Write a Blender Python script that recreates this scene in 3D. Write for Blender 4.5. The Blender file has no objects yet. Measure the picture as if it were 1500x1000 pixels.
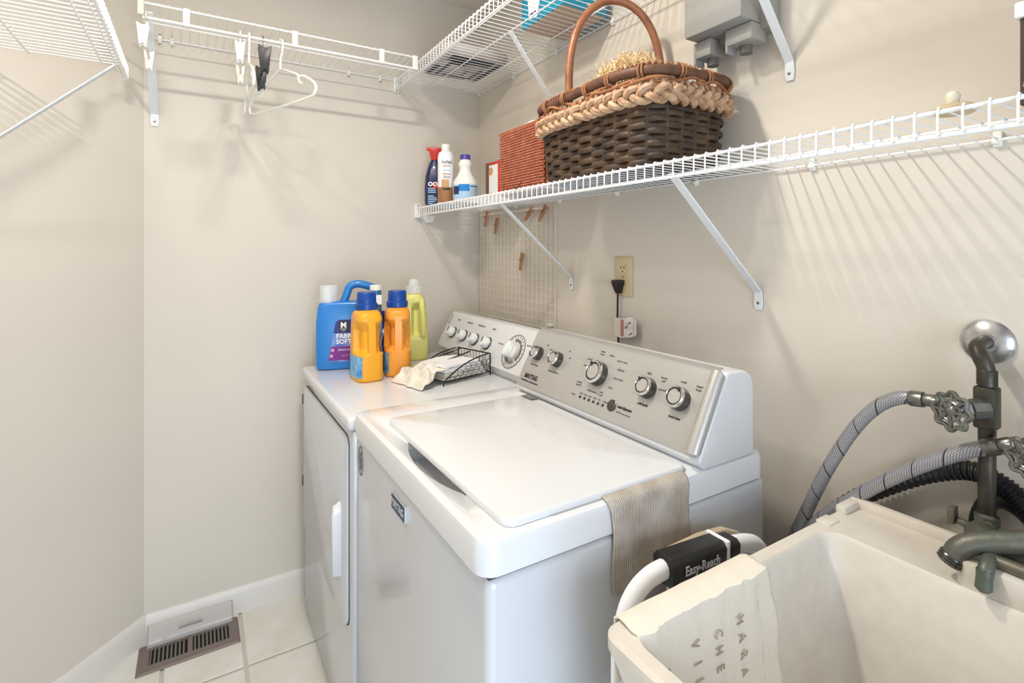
import bpy, bmesh, math, random
from math import sin, cos, pi, radians, atan2, sqrt, hypot
from mathutils import Vector, Matrix
random.seed(7)
S = bpy.context.scene
COL = S.collection

# ------------------------------------------------------------------ camera
CAM = Vector((2.15, -1.129, 1.332))
cd = bpy.data.cameras.new('camera'); cam = bpy.data.objects.new('camera', cd); COL.objects.link(cam)
cam.location = CAM; cam.rotation_euler = (radians(90), 0, radians(58.6))
cd.sensor_width = 36; cd.lens = 758/1500*36; cd.shift_y = -135/1500
cd.clip_start = 0.02; cd.clip_end = 50
S.camera = cam

# ------------------------------------------------------------------ light
def area(name, loc, target, sx, sy, power, col):
    l = bpy.data.lights.new(name, 'AREA'); l.shape = 'RECTANGLE'; l.size = sx; l.size_y = sy
    l.energy = power; l.color = col
    o = bpy.data.objects.new(name, l); COL.objects.link(o); o.location = loc
    d = Vector(target)-Vector(loc); o.rotation_euler = d.to_track_quat('-Z', 'Y').to_euler()
    return o
# ceiling fixture: two small downward panels of one lamp, the stronger one nearer the machines
for y_, p_, c_ in ((-.84, 13.5, (1, .945, .86)), (-1.36, 7, (1, .935, .84))):
    lamp = area('ceiling_lamp_light', (1.2, y_, 2.375), (1.2, y_, 0), .08, .14, p_, c_); lamp.rotation_euler = (0, 0, 0)
cool_fill = area('cool_fill_light', (3.3, -1.03, .8), (1.0, -1.0, .35), .95, 1.4, 33, (.66, .81, 1))  # cool fill panel added unseen behind the camera to brighten the lower walls
W = bpy.data.worlds.new('world'); S.world = W; W.use_nodes = True
W.node_tree.nodes['Background'].inputs[0].default_value = (.86, .93, 1, 1)
W.node_tree.nodes['Background'].inputs[1].default_value = .8
S.view_settings.view_transform = 'Standard'; S.view_settings.look = 'None'
S.view_settings.exposure = 0.0; S.view_settings.gamma = 1.0
S.view_settings.use_curve_mapping = False

# ------------------------------------------------------------------ materials
def lin(c):
    return tuple(((v/255)/12.92 if v/255 <= .04045 else ((v/255+.055)/1.055)**2.4) for v in c)
def mat(name, rgb, rough=.5, metal=0., var=0., vscale=8., bump=0., bscale=60., spec=.5, trans=0., coat=0., alpha=1., rgb2=None, stretch=None, sheen=0.):
    m = bpy.data.materials.new(name); m.use_nodes = True
    nt = m.node_tree; b = nt.nodes['Principled BSDF']
    c = lin(rgb); b.inputs['Base Color'].default_value = (*c, 1)
    b.inputs['Roughness'].default_value = rough; b.inputs['Metallic'].default_value = metal
    b.inputs['Specular IOR Level'].default_value = spec
    b.inputs['Transmission Weight'].default_value = trans
    b.inputs['Coat Weight'].default_value = coat; b.inputs['Coat Roughness'].default_value = .08
    b.inputs['Alpha'].default_value = alpha
    b.inputs['Sheen Weight'].default_value = sheen
    tc = nt.nodes.new('ShaderNodeTexCoord'); src = tc.outputs['Object']
    if stretch:
        mp = nt.nodes.new('ShaderNodeMapping'); mp.inputs['Scale'].default_value = stretch
        nt.links.new(src, mp.inputs[0]); src = mp.outputs[0]
    if var > 0 or rgb2:
        n = nt.nodes.new('ShaderNodeTexNoise'); n.inputs['Scale'].default_value = vscale; n.inputs['Detail'].default_value = 4
        nt.links.new(src, n.inputs['Vector'])
        r = nt.nodes.new('ShaderNodeValToRGB'); r.color_ramp.elements[0].position = .34; r.color_ramp.elements[1].position = .66
        if rgb2:
            r.color_ramp.elements[0].color = (*lin(rgb2), 1); r.color_ramp.elements[1].color = (*c, 1)
        else:
            r.color_ramp.elements[0].color = (*[x*(1-var) for x in c], 1); r.color_ramp.elements[1].color = (*[min(1, x*(1+var)) for x in c], 1)
        nt.links.new(n.outputs['Fac'], r.inputs[0]); nt.links.new(r.outputs[0], b.inputs['Base Color'])
    if bump > 0:
        n2 = nt.nodes.new('ShaderNodeTexNoise'); n2.inputs['Scale'].default_value = bscale; n2.inputs['Detail'].default_value = 3
        nt.links.new(src, n2.inputs['Vector'])
        bp = nt.nodes.new('ShaderNodeBump'); bp.inputs['Strength'].default_value = bump; bp.inputs['Distance'].default_value = .004
        nt.links.new(n2.outputs['Fac'], bp.inputs['Height']); nt.links.new(bp.outputs[0], b.inputs['Normal'])
    return m
M = dict(
    wall=mat('wall_paint', (217, 209, 197), .62, var=.015, vscale=2, bump=.06, bscale=220, spec=.3),
    ceil=mat('ceiling_paint', (232, 226, 216), .8),
    base=mat('baseboard_paint', (224, 219, 212), .4),
    tile=mat('floor_tile', (230, 229, 223), .3, rgb2=(219, 215, 204), vscale=7),
    grout=mat('tile_grout', (204, 200, 190), .6),
    wire=mat('white_wire_coating', (240, 240, 240), .35),
    bracket=mat('bracket_paint', (226, 230, 234), .4),
    plast=mat('white_plastic', (240, 239, 232), .35),
    cream=mat('cream_plastic', (232, 226, 205), .4),
    screw=mat('screw_metal', (120, 118, 112), .4, .9),
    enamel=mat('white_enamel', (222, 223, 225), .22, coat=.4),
    enamel_shaded=mat('shaded_enamel', (202, 203, 207), .22, coat=.4),  # darker copy of the white enamel: weaker light on the fronts put into the colour
    shadowgap=mat('dark_gap', (62, 62, 64), .6),
    steel=mat('brushed_steel', (186, 184, 180), .38, .4, var=.06, vscale=14, stretch=(1, 30, 60)),
    chrome=mat('chrome', (225, 225, 225), .12, 1.),
    dchrome=mat('dark_chrome', (96, 94, 90), .25, .8),
    ink=mat('grey_ink', (116, 114, 112), .6),
    dink=mat('dark_ink', (42, 42, 46), .6),
    navy=mat('navy_print', (34, 44, 84), .4),
    silver=mat('silver_print', (205, 208, 214), .35, .4),
    knobw=mat('knob_white', (236, 238, 238), .2, coat=.5),
    sink=mat('sink_plastic', (224, 217, 206), .42, rgb2=(217, 209, 197), vscale=30),
    blue=mat('blue_jug', (38, 128, 208), .3, coat=.2),
    bluecap=mat('blue_cap', (4, 66, 148), .35),
    orange=mat('orange_jug', (244, 172, 38), .36, coat=.15),
    orange2=mat('deep_orange_jug', (240, 158, 52), .36, coat=.15),
    pale=mat('pale_yellow_jug', (226, 220, 128), .35),
    clear=mat('frosted_cap', (240, 243, 243), .3, alpha=.5),
    teal=mat('teal_liquid', (58, 120, 160), .25),
    navyb=mat('navy_bottle', (22, 34, 86), .3, coat=.3),
    label_blue=mat('label_blue', (36, 128, 200), .45, rgb2=(150, 205, 236), vscale=28),
    label_navy=mat('label_navy', (44, 44, 122), .45),
    label_purple=mat('label_purple', (122, 38, 140), .45),
    label_fade=mat('label_fade', (70, 110, 196), .45, rgb2=(150, 170, 220), vscale=22),
    label_pink=mat('label_pink', (226, 150, 190), .45),
    white=mat('white_print', (245, 245, 246), .5),
    red=mat('red_plastic', (206, 40, 22), .35),
    brownlab=mat('brown_label', (160, 112, 74), .5),
    tanlab=mat('tan_label', (206, 160, 112), .5),
    lightblue=mat('light_blue_label', (176, 212, 240), .45),
    midblue=mat('mid_blue_label', (24, 132, 214), .45),
    purplecap=mat('violet_cap', (70, 62, 152), .4),
    wicker=mat('dark_wicker', (84, 62, 42), .6, rgb2=(46, 34, 26), vscale=22, bump=.4, bscale=120),
    wickcore=mat('wicker_core', (46, 34, 26), .8),
    braid=mat('tan_braid', (206, 172, 138), .6, rgb2=(160, 122, 92), vscale=50, bump=.6, bscale=150),
    rim=mat('rim_vine', (112, 74, 52), .55, rgb2=(80, 54, 42), vscale=30, bump=.3, bscale=90),
    vine=mat('light_vine', (170, 118, 78), .55, rgb2=(140, 88, 56), vscale=30),
    handle=mat('cane_handle', (164, 106, 72), .4, rgb2=(132, 82, 56), vscale=24, bump=.3, bscale=60),
    raffia=mat('raffia', (252, 232, 192), .7, rgb2=(240, 208, 160), vscale=20),
    terra=mat('terracotta_weave', (190, 112, 82), .65, rgb2=(164, 88, 62), vscale=60),
    terrad=mat('terracotta_core', (140, 70, 48), .8),
    tealbox=mat('teal_carton', (10, 140, 172), .5),
    card=mat('carton_board', (196, 172, 150), .8, var=.05),
    kraft=mat('kraft_brown', (122, 92, 70), .7),
    darkbrown=mat('dark_brown_board', (72, 54, 48), .6),
    nid=mat('grey_box_plastic', (158, 156, 151), .5),
    niddark=mat('dark_grey_box_plastic', (110, 106, 102), .6),  # darker grey plastic of the cable ports
    bag=mat('printed_bag', (206, 196, 190), .5, rgb2=(150, 140, 134), vscale=9),
    ivory=mat('ivory_plate', (206, 190, 152), .4),
    black=mat('black_plastic', (28, 27, 26), .4),
    blackw=mat('black_wire', (30, 28, 27), .5, .3),
    paper=mat('paper_tag', (226, 218, 214), .7),
    copper=mat('aged_pipe', (84, 80, 70), .42, .6, rgb2=(64, 62, 56), vscale=30, bump=.2, bscale=90),
    iron=mat('valve_metal', (128, 128, 124), .35, .85, var=.2, vscale=60),
    brass=mat('verdigris_faucet', (112, 104, 92), .45, .45, rgb2=(94, 103, 93), vscale=18, bump=.25, bscale=80),
    escut=mat('tarnished_chrome', (214, 214, 214), .28, .8, rgb2=(160, 158, 158), vscale=34),
    hose=mat('braided_hose', (150, 150, 154), .36, .4),
    rubber=mat('black_corrugated', (26, 26, 28), .45),
    vent=mat('register_metal', (126, 113, 108), .45, .2),
    ventd=mat('duct_dark', (26, 24, 23), .9),
    clearp=mat('clear_deflector', (226, 216, 212), .15, alpha=.22),
    mat_=mat('woven_mat', (216, 206, 193), .9, rgb2=(190, 175, 161), vscale=22, bump=.5, bscale=300),
    towel=mat('linen_towel', (232, 224, 210), .9, bump=.35, bscale=160, sheen=.2),
    napkin=mat('napkin_cloth', (238, 232, 220), .9, rgb2=(222, 214, 200), vscale=40, bump=.3, bscale=120),
    stripe=mat('beige_stripe', (176, 156, 126), .9),
    wood=mat('pin_wood', (176, 130, 92), .6),
    woodlt=mat('light_wood', (208, 188, 152), .5),
    grid=mat('grid_coating', (228, 218, 204), .35),
    tan=mat('tan_board', (196, 176, 152), .6),
    towelprint=mat('faded_print', (178, 163, 145), .9),
)
# braided hose: fine helical relief and dark tracer threads on the tube itself
def _hose():
    m = M['hose']; nt = m.node_tree; b = nt.nodes['Principled BSDF']
    uv = nt.nodes.new('ShaderNodeUVMap'); uv.uv_map = 'UVMap'
    w = nt.nodes.new('ShaderNodeTexChecker'); w.inputs['Scale'].default_value = 1
    mp = nt.nodes.new('ShaderNodeMapping'); mp.inputs['Scale'].default_value = (24, 420, 1); mp.inputs['Rotation'].default_value = (0, 0, .0)
    nt.links.new(uv.outputs[0], mp.inputs[0]); nt.links.new(mp.outputs[0], w.inputs[0])
    w.inputs[1].default_value = (*lin((186, 186, 190)), 1); w.inputs[2].default_value = (*lin((126, 126, 132)), 1)
    sx = nt.nodes.new('ShaderNodeSeparateXYZ'); nt.links.new(uv.outputs[0], sx.inputs[0])
    ad = nt.nodes.new('ShaderNodeMath'); ad.operation = 'MULTIPLY_ADD'; ad.inputs[1].default_value = 18; nt.links.new(sx.outputs[1], ad.inputs[0]); nt.links.new(sx.outputs[0], ad.inputs[2])
    fr = nt.nodes.new('ShaderNodeMath'); fr.operation = 'FRACT'; nt.links.new(ad.outputs[0], fr.inputs[0])
    lt = nt.nodes.new('ShaderNodeMath'); lt.operation = 'LESS_THAN'; lt.inputs[1].default_value = .045; nt.links.new(fr.outputs[0], lt.inputs[0])
    mx = nt.nodes.new('ShaderNodeMixRGB'); nt.links.new(lt.outputs[0], mx.inputs[0]); nt.links.new(w.outputs[0], mx.inputs[1]); mx.inputs[2].default_value = (.02, .02, .022, 1)
    nt.links.new(mx.outputs[0], b.inputs['Base Color'])
_hose()
# ribbed weave on the mat
def _matweave():
    nt = M['mat_'].node_tree; b = nt.nodes['Principled BSDF']
    tc = nt.nodes.new('ShaderNodeTexCoord'); w = nt.nodes.new('ShaderNodeTexWave'); w.bands_direction = 'Y'; w.inputs['Scale'].default_value = 75; w.inputs['Distortion'].default_value = 1.2; w.inputs['Detail'].default_value = 2; w.inputs['Detail Scale'].default_value = 4
    nt.links.new(tc.outputs['Object'], w.inputs[0])
    bp = nt.nodes.new('ShaderNodeBump'); bp.inputs['Strength'].default_value = .8; bp.inputs['Distance'].default_value = .003
    nt.links.new(w.outputs['Fac'], bp.inputs['Height']); nt.links.new(bp.outputs[0], b.inputs['Normal'])
_matweave()

# ------------------------------------------------------------------ mesh helpers
class MB:
    def __init__(s): s.v = []; s.f = []; s.uv = {}
    def add(s, vs, fs):
        o = len(s.v); s.v += [Vector(p) for p in vs]; s.f += [tuple(i+o for i in f) for f in fs]; return o
    def box(s, x0, x1, y0, y1, z0, z1):
        s.add([(x0,y0,z0),(x1,y0,z0),(x1,y1,z0),(x0,y1,z0),(x0,y0,z1),(x1,y0,z1),(x1,y1,z1),(x0,y1,z1)],
              [(0,3,2,1),(4,5,6,7),(0,1,5,4),(1,2,6,5),(2,3,7,6),(3,0,4,7)]); return s
    def obox(s, c, R, U, sx, sy, sz):
        R = Vector(R).normalized(); U = Vector(U).normalized(); N = R.cross(U); c = Vector(c)
        vs = [c+R*sx/2*a+U*sy/2*b+N*sz/2*d for d in (-1,1) for a,b in ((-1,-1),(1,-1),(1,1),(-1,1))]
        s.add(vs, [(0,3,2,1),(4,5,6,7),(0,1,5,4),(1,2,6,5),(2,3,7,6),(3,0,4,7)]); return s
    def loft(s, rings, cap=(True, True), closed=True):
        o = len(s.v); n = len(rings[0])
        for r in rings: s.v += [Vector(p) for p in r]
        for i in range(len(rings)-1):
            for j in range(n if closed else n-1):
                k = (j+1) % n
                s.f.append((o+i*n+j, o+i*n+k, o+(i+1)*n+k, o+(i+1)*n+j))
        if cap[0]: s.f.append(tuple(o+j for j in reversed(range(n))))
        if cap[1]: s.f.append(tuple(o+(len(rings)-1)*n+j for j in range(n)))
        return s
    def tube(s, pts, r, n=8, closed=False, sq=1., twist=0.):
        pts = [Vector(p) for p in pts]; m = len(pts)
        rs = r if isinstance(r, (list, tuple)) else [r]*m
        tang = []
        for i in range(m):
            a = pts[(i-1) % m] if (closed or i > 0) else pts[0]
            b = pts[(i+1) % m] if (closed or i < m-1) else pts[-1]
            t = (b-a); tang.append(t.normalized() if t.length > 1e-9 else Vector((0,0,1)))
        t0 = tang[0]; ref = Vector((0,0,1)) if abs(t0.z) < .9 else Vector((1,0,0))
        N = (ref - t0*ref.dot(t0)).normalized(); rings = []
        for i in range(m):
            t = tang[i]; N = (N - t*N.dot(t))
            N = N.normalized() if N.length > 1e-6 else Vector((1,0,0))
            B = t.cross(N)
            rings.append([pts[i]+N*(cos(2*pi*j/n+twist)*rs[i]*sq)+B*(sin(2*pi*j/n+twist)*rs[i]) for j in range(n)])
        if closed:
            o = len(s.v)
            for rg in rings: s.v += rg
            for i in range(m):
                for j in range(n):
                    a = o+i*n; b = o+((i+1) % m)*n; k = (j+1) % n
                    s.f.append((a+j, a+k, b+k, b+j))
        else: s.loft(rings)
        return s
    def lathe(s, prof, c=(0,0,0), n=24, axis=(0,0,1)):
        q = Vector((0,0,1)).rotation_difference(Vector(axis).normalized()); c = Vector(c)
        rings = [[c+q @ Vector((max(r,1e-5)*cos(2*pi*j/n), max(r,1e-5)*sin(2*pi*j/n), z)) for j in range(n)] for r, z in prof]
        return s.loft(rings)
    def prism(s, poly, f, a, b):           # poly 2d, f(u,v,w)->3d
        return s.loft([[f(u, v, a) for u, v in poly], [f(u, v, b) for u, v in poly]])
    def build(s, name, m, parent=None, smooth=True, bevel=0., seg=2, world=False, ang=35):
        me = bpy.data.meshes.new(name)
        off = Vector((0,0,0))
        if world and parent is not None:
            off = root_loc(parent)
        me.from_pydata([tuple(p-off) for p in s.v], [], s.f)
        bm = bmesh.new(); bm.from_mesh(me)
        bmesh.ops.remove_doubles(bm, verts=bm.verts, dist=1e-6)
        bmesh.ops.recalc_face_normals(bm, faces=bm.faces)
        if bevel > 0:
            es = [e for e in bm.edges if len(e.link_faces) == 2 and e.calc_face_angle(0) > radians(ang)]
            bmesh.ops.bevel(bm, geom=es, offset=bevel, segments=seg, affect='EDGES', profile=.5, clamp_overlap=True)
        bm.to_mesh(me); bm.free()
        if smooth:
            me.polygons.foreach_set('use_smooth', [True]*len(me.polygons))
            me.set_sharp_from_angle(angle=radians(40))
        me.materials.append(M[m] if isinstance(m, str) else m)
        o = bpy.data.objects.new(name, me); COL.objects.link(o)
        if parent is not None: o.parent = parent
        return o
def root_loc(o):
    p = Vector((0,0,0))
    while o is not None:
        p += Vector(o.location); o = o.parent
    return p
def thing(name, label, cat, loc=(0,0,0), rz=0., group=None):
    o = bpy.data.objects.new(name, None); COL.objects.link(o); o.empty_display_size = .05
    o.location = loc; o.rotation_euler = (0,0,rz); o['label'] = label; o['category'] = cat
    if group: o['group'] = group
    return o
def tag(o, label, cat, group=None):
    o['label'] = label; o['category'] = cat
    if group: o['group'] = group
    return o
def struct(o):
    o['kind'] = 'structure'; return o
def inst(src, parent, loc):
    o = bpy.data.objects.new(src.name.split('.')[0], src.data); COL.objects.link(o); o.parent = parent; o.location = loc; return o
def face_cam(x, y): return atan2(CAM.x-x, -(CAM.y-y))
def smooth_path(pts, k=6, closed=False):
    P = [Vector(p) for p in pts]; out = []; n = len(P)
    rng = range(n if closed else n-1)
    for i in rng:
        p0 = P[(i-1) % n] if (closed or i > 0) else P[0]; p1 = P[i]; p2 = P[(i+1) % n]; p3 = P[(i+2) % n] if (closed or i+2 < n) else P[-1]
        for j in range(k):
            t = j/k
            out.append(.5*((2*p1)+(p2-p0)*t+(2*p0-5*p1+4*p2-p3)*t*t+(3*p1-p0-3*p2+p3)*t**3))
    if not closed: out.append(P[-1])
    return out
def text(name, body, size, O, R, U, m, parent, world=False, ext=.0004, align='CENTER', sx=1., bold=0.):
    cu = bpy.data.curves.new(name, 'FONT'); cu.body = body; cu.size = size; cu.align_x = align; cu.align_y = 'CENTER'
    cu.extrude = ext; cu.resolution_u = 2; cu.offset = bold
    t = bpy.data.objects.new(name+'_tmp', cu); COL.objects.link(t)
    dg = bpy.context.evaluated_depsgraph_get(); me = bpy.data.meshes.new_from_object(t.evaluated_get(dg))
    bpy.data.objects.remove(t); bpy.data.curves.remove(cu)
    R = Vector(R).normalized(); U = Vector(U).normalized(); U = (U-R*U.dot(R)).normalized(); N = R.cross(U); O = Vector(O)
    off = root_loc(parent) if world else Vector((0,0,0))
    for v in me.vertices:
        c = v.co.copy(); v.co = O+R*(c.x*sx)+U*c.y+N*(c.z+ext) - off
    me.name = name; me.materials.clear(); me.materials.append(M[m])
    o = bpy.data.objects.new(name, me); COL.objects.link(o); o.parent = parent
    return o
def sring(z, hx, hy, n=4., k=40, cx=0., cy=0.):
    out = []
    for j in range(k):
        t = 2*pi*j/k; c, s_ = cos(t), sin(t)
        out.append(Vector((cx+hx*math.copysign(abs(c)**(2/n), c), cy+hy*math.copysign(abs(s_)**(2/n), s_), z)))
    return out
def rrect(x0, x1, y0, y1, r, z, k=6):
    out = []
    for cx, cy, a0 in ((x1-r, y1-r, 0), (x0+r, y1-r, pi/2), (x0+r, y0+r, pi), (x1-r, y0+r, 3*pi/2)):
        for j in range(k+1):
            a = a0+pi/2*j/k; out.append(Vector((cx+r*cos(a), cy+r*sin(a), z)))
    return out
def interp(prof, z):
    for a, b in zip(prof, prof[1:]):
        if z <= b[0]:
            t = (z-a[0])/max(1e-9, b[0]-a[0]); return tuple(a[i]+(b[i]-a[i])*t for i in range(1, len(a)))
    return prof[-1][1:]
def patch(prof, z0, z1, a0, a1, n, off=.0008, nz=8, na=14):
    mb = MB(); rings = []
    for i in range(nz+1):
        z = z0+(z1-z0)*i/nz; hx, hy = interp(prof, z)[:2]; row = []
        for j in range(na+1):
            t = a0+(a1-a0)*j/na; c, s_ = cos(t), sin(t)
            row.append(Vector(((hx+off)*math.copysign(abs(c)**(2/n), c), (hy+off)*math.copysign(abs(s_)**(2/n), s_), z)))
        rings.append(row)
    o = len(mb.v)
    for r in rings: mb.v += r
    w = na+1
    for i in range(nz):
        for j in range(na): mb.f.append((o+i*w+j, o+i*w+j+1, o+(i+1)*w+j+1, o+(i+1)*w+j))
    return mb

def round_poly(poly, radii, k=6):
    out = []; n = len(poly)
    for i in range(n):
        p = Vector(poly[i]); a = Vector(poly[i-1])-p; b = Vector(poly[(i+1) % n])-p; r = radii[i]
        if r <= 0: out.append((p.x, p.y)); continue
        ang = a.angle(b); d_ = min(r/math.tan(ang/2), a.length*.49, b.length*.49)
        p0 = p+a.normalized()*d_; p1 = p+b.normalized()*d_
        for j in range(k+1):
            t = j/k; q = p0*(1-t)**2+p*2*t*(1-t)+p1*t*t; out.append((q.x, q.y))
    return out
# ------------------------------------------------------------------ structure
H = 2.44
A0 = Vector((0, -1.28, 0)); A1 = Vector((.32, -1.60, 0)); XR = 3.0
def wall_poly(name, a, b, nrm, th=.1):
    a, b, nrm = Vector(a), Vector(b), Vector(nrm)
    mb = MB(); q = nrm*(-th)
    mb.loft([[a, b, b+q, a+q], [p+Vector((0,0,H)) for p in (a, b, b+q, a+q)]])
    return struct(mb.build(name, 'wall', smooth=False))
wall_poly('wall_right', (-.1, 0, 0), (XR+.1, 0, 0), (0, -1, 0))
wall_poly('wall_back', (0, 0, 0), (0, -1.28, 0), (1, 0, 0))
wall_poly('wall_left', A0, A1, Vector((1, 1, 0)).normalized())
wall_poly('wall_side', (.32, -1.6, 0), (XR+.1, -1.6, 0), (0, 1, 0))
mb = MB(); mb.box(XR, XR+.1, -1.6, -1.5, 0, H); mb.box(XR, XR+.1, -.55, 0, 0, H); mb.box(XR, XR+.1, -1.5, -.55, 2.05, H)
struct(mb.build('wall_front', 'wall', smooth=False))
struct(MB().box(-.1, XR+.1, -1.7, .1, H, H+.08).build('ceiling', 'ceil', smooth=False))
fl = struct(MB().box(-.1, XR+1.2, -1.75, .1, -.1, -.004).build('floor', 'grout', smooth=False))
px, py = .305, .2286
tm = None
for i in range(-1, 11):
    for j in range(0, 7):
        x0 = .297-.305+i*px; y0 = -.992+.2286*3-(j+1)*py+.2286
        if x0 > XR or x0 < -.32: continue
        if tm is None:
            tm = MB().box(.005, px-.005, .005, py-.005, -.004, 0).build('tile', 'tile', fl, smooth=False, bevel=.002, seg=1); tm.location = (x0, y0, 0)
        else: inst(tm, fl, (x0, y0, 0))
def baseboard(name, a, b, nrm):
    a, b, nrm = Vector(a), Vector(b), Vector(nrm)
    prof = [(0, 0), (.013, 0), (.013, .072), (.009, .084), (.004, .092), (0, .092)]
    mb = MB(); mb.loft([[p+nrm*u+Vector((0,0,v)) for u, v in prof] for p in (a, b)])
    return struct(mb.build(name, 'base'))
baseboard('baseboard_back', (0, 0, 0), (0, -1.275, 0), (1, 0, 0))
n45 = Vector((1, 1, 0)).normalized()
baseboard('baseboard_left', (.0, -1.28, 0), (.32, -1.6, 0), n45)
baseboard('baseboard_side', (.325, -1.6, 0), (XR, -1.6, 0), (0, 1, 0))
baseboard('baseboard_right', (1.56, 0, 0), (XR, 0, 0), (0, -1, 0))

# ------------------------------------------------------------------ wire shelves
WR = .0015
def screw_at(parent, c, nrm, r=.0035):
    return MB().lathe([(0, 0), (r, 0), (r*.9, .0015), (0, .002)], c, 10, nrm).build('screw', 'screw', parent, world=True)
def bracket(shelf, top, foot, wdir, nrm, w=.02, th=.004):
    """flat strip from the shelf front down to a foot screwed to the wall; wdir = width direction, nrm = wall normal"""
    top, foot, wdir, nrm = Vector(top), Vector(foot), Vector(wdir), Vector(nrm)
    bend = foot+Vector((0,0,.026))+nrm*.004
    path = [top, bend, foot+nrm*.003+Vector((0,0,.0)), foot+nrm*.003-Vector((0,0,.016))]
    mb = MB(); rings = []
    for i, p in enumerate(path):
        a = path[max(0, i-1)]; b = path[min(len(path)-1, i+1)]; t = (b-a).normalized()
        nn = t.cross(wdir).normalized(); ww = w*(1 if i < 2 else 1.15)
        if i == len(path)-1: ww *= .75
        rings.append([p+wdir*ww/2*sa+nn*th/2*sb for sa, sb in ((-1,-1),(1,-1),(1,1),(-1,1))])
    mb.loft(rings)
    o = mb.build('support_bracket', 'bracket', shelf, smooth=False, bevel=.001, seg=1, world=True)
    screw_at(o, foot+nrm*.005, nrm)
    return o
def wall_clip(shelf, c, nrm, along):
    c, nrm, along = Vector(c), Vector(nrm), Vector(along)
    mb = MB(); mb.obox(c+nrm*.004+Vector((0,0,.004)), along, (0,0,1), .011, .026, .008)
    mb.tube([c+nrm*.008+along*.006, c+nrm*.008-along*.006], .006, 10)
    o = mb.build('wall_clip', 'plast', shelf, bevel=.001, seg=1, world=True)
    return o
def shelf_x(name, label, X0, X1, depth, Ywall, sgn, Z, lip, mids, clips, n0=0.):
    """shelf running along X on a wall at Ywall; sgn=-1: shelf reaches towards -Y"""
    sh = thing(name, label, 'shelf', (X0, Ywall, Z), 0, 'wire wall shelves')
    yf = Ywall+sgn*depth
    def rod(nm, y, z, r): return MB().tube([(X0, y, z), (X1, y, z)], r, 8).build(nm, 'wire', sh, world=True)
    rod('front_rod', yf, Z-WR-.003, .003); rod('front_rod', yf, Z-lip, .0032); rod('back_rod', Ywall+sgn*.009, Z-WR-.0022, .0022)
    rod('lip_rod', yf-sgn*.012, Z-lip+.004, .0022)
    for y in mids: rod('support_rod', Ywall+sgn*y, Z-WR-.0025, .0025)
    first = None; x = X0+.006
    e = sgn
    path = [(0, e*.006, 0), (0, e*(depth-.004), 0), (0, e*(depth+.0015), .0005), (0, e*(depth+.0045), -.004), (0, e*(depth+.0045), -lip*.5), (0, e*(depth+.0045), -lip+.001)]
    while x < X1:
        if first is None:
            first = MB().tube(path, WR, 6).build('deck_wire', 'wire', sh); first.location = (x-X0, 0, 0)
        else: inst(first, sh, (x-X0, 0, 0))
        x += .0257
    for cx in clips: wall_clip(sh, (cx, Ywall, Z-.006), (0, sgn, 0), (1, 0, 0))
    return sh
low = shelf_x('wire_shelf', 'long lower white wire shelf above the machines holding the wicker basket', .008, 2.62, .303, 0, -1, 1.515, .036, (.16,), [.04+.3*i for i in range(9)])
for bx in (.705, 1.415): bracket(low, (bx, -.298, 1.487), (bx, 0, 1.206), (1, 0, 0), (0, -1, 0))
mb = MB(); mb.box(0, .012, -.318, -.288, 1.468, 1.53); mb.box(.0, .03, -.312, -.296, 1.47, 1.482)
eb = mb.build('end_bracket', 'plast', low, smooth=False, bevel=.002, world=True)
for zz in (1.476, 1.523): screw_at(eb, (.012, -.303, zz), (1, 0, 0), .003)
mb = MB(); mb.prism([(-.30, 1.482), (-.22, 1.482), (-.235, 1.45), (-.265, 1.448)], lambda u, v, w: Vector((w, u, v)), 0, .012)
mb.build('end_gusset', 'plast', low, smooth=False, bevel=.002, world=True)

up = shelf_x('wire_shelf', 'upper white wire shelf over the corner holding the teal carton', .008, 1.72, .40, 0, -1, 2.055, .042, (.094, .244), [.02+.3*i for i in range(6)])
for bx in (.70, 1.49): bracket(up, (bx, -.25, 2.045), (bx, 0, 1.722), (1, 0, 0), (0, -1, 0))
mb = MB(); mb.box(0, .012, -.412, -.388, 2.0, 2.065); mb.build('end_bracket', 'plast', up, smooth=False, bevel=.002, world=True)
screw_at(up, (.012, -.40, 2.006), (1, 0, 0), .003)

left = shelf_x('wire_shelf', 'white wire shelf high on the left with a slanting grey brace', .36, 1.95, .303, -1.598, 1, 1.842, .036, (.25, .1), [.5+.3*i for i in range(5)])
bracket(left, (.49, -1.305, 1.803), (.49, -1.598, 1.50), (1, 0, 0), (0, 1, 0))

# back shelf with hanging rail, runs along Y on the back wall
bk = thing('hanging_shelf', 'white wire shelf with hanging rail on the far wall', 'shelf', (0, -1.262, 2.055), 0, 'wire wall shelves')
Y0, Y1, ZB = -1.262, -.418, 2.055
def rody(nm, x, z, r, y0=Y0, y1=Y1): return MB().tube([(x, y0, z), (x, y1, z)], r, 8).build(nm, 'wire', bk, world=True)
rody('front_rod', .305, ZB-.004, .0034); rody('hanging_rail', .307, 2.008, .0042); rody('back_rod', .009, ZB-.004, .0022); rody('support_rod', .15, ZB-.0045, .0022)
rody('lip_rod', .297, 2.0, .0016)
fw = None; y = Y0+.012
while y < Y1:
    if fw is None:
        fw = MB().tube([(.006, 0, 0), (.301, 0, 0), (.306, 0, .0005), (.3095, 0, -.003)], WR, 6).build('deck_wire', 'wire', bk); fw.location = (0, y-Y0, 0)
    else: inst(fw, bk, (0, y-Y0, 0))
    y += .0257
fp = None
for yy in (-1.154, -.849, -.556, -.43):
    if fp is None:
        fp = MB().box(.302, .313, -.009, .009, -.052, .001).build('rail_hanger', 'plast', bk, smooth=False, bevel=.002); fp.location = (0, yy-Y0, 0)
    else: inst(fp, bk, (0, yy-Y0, 0))
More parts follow.
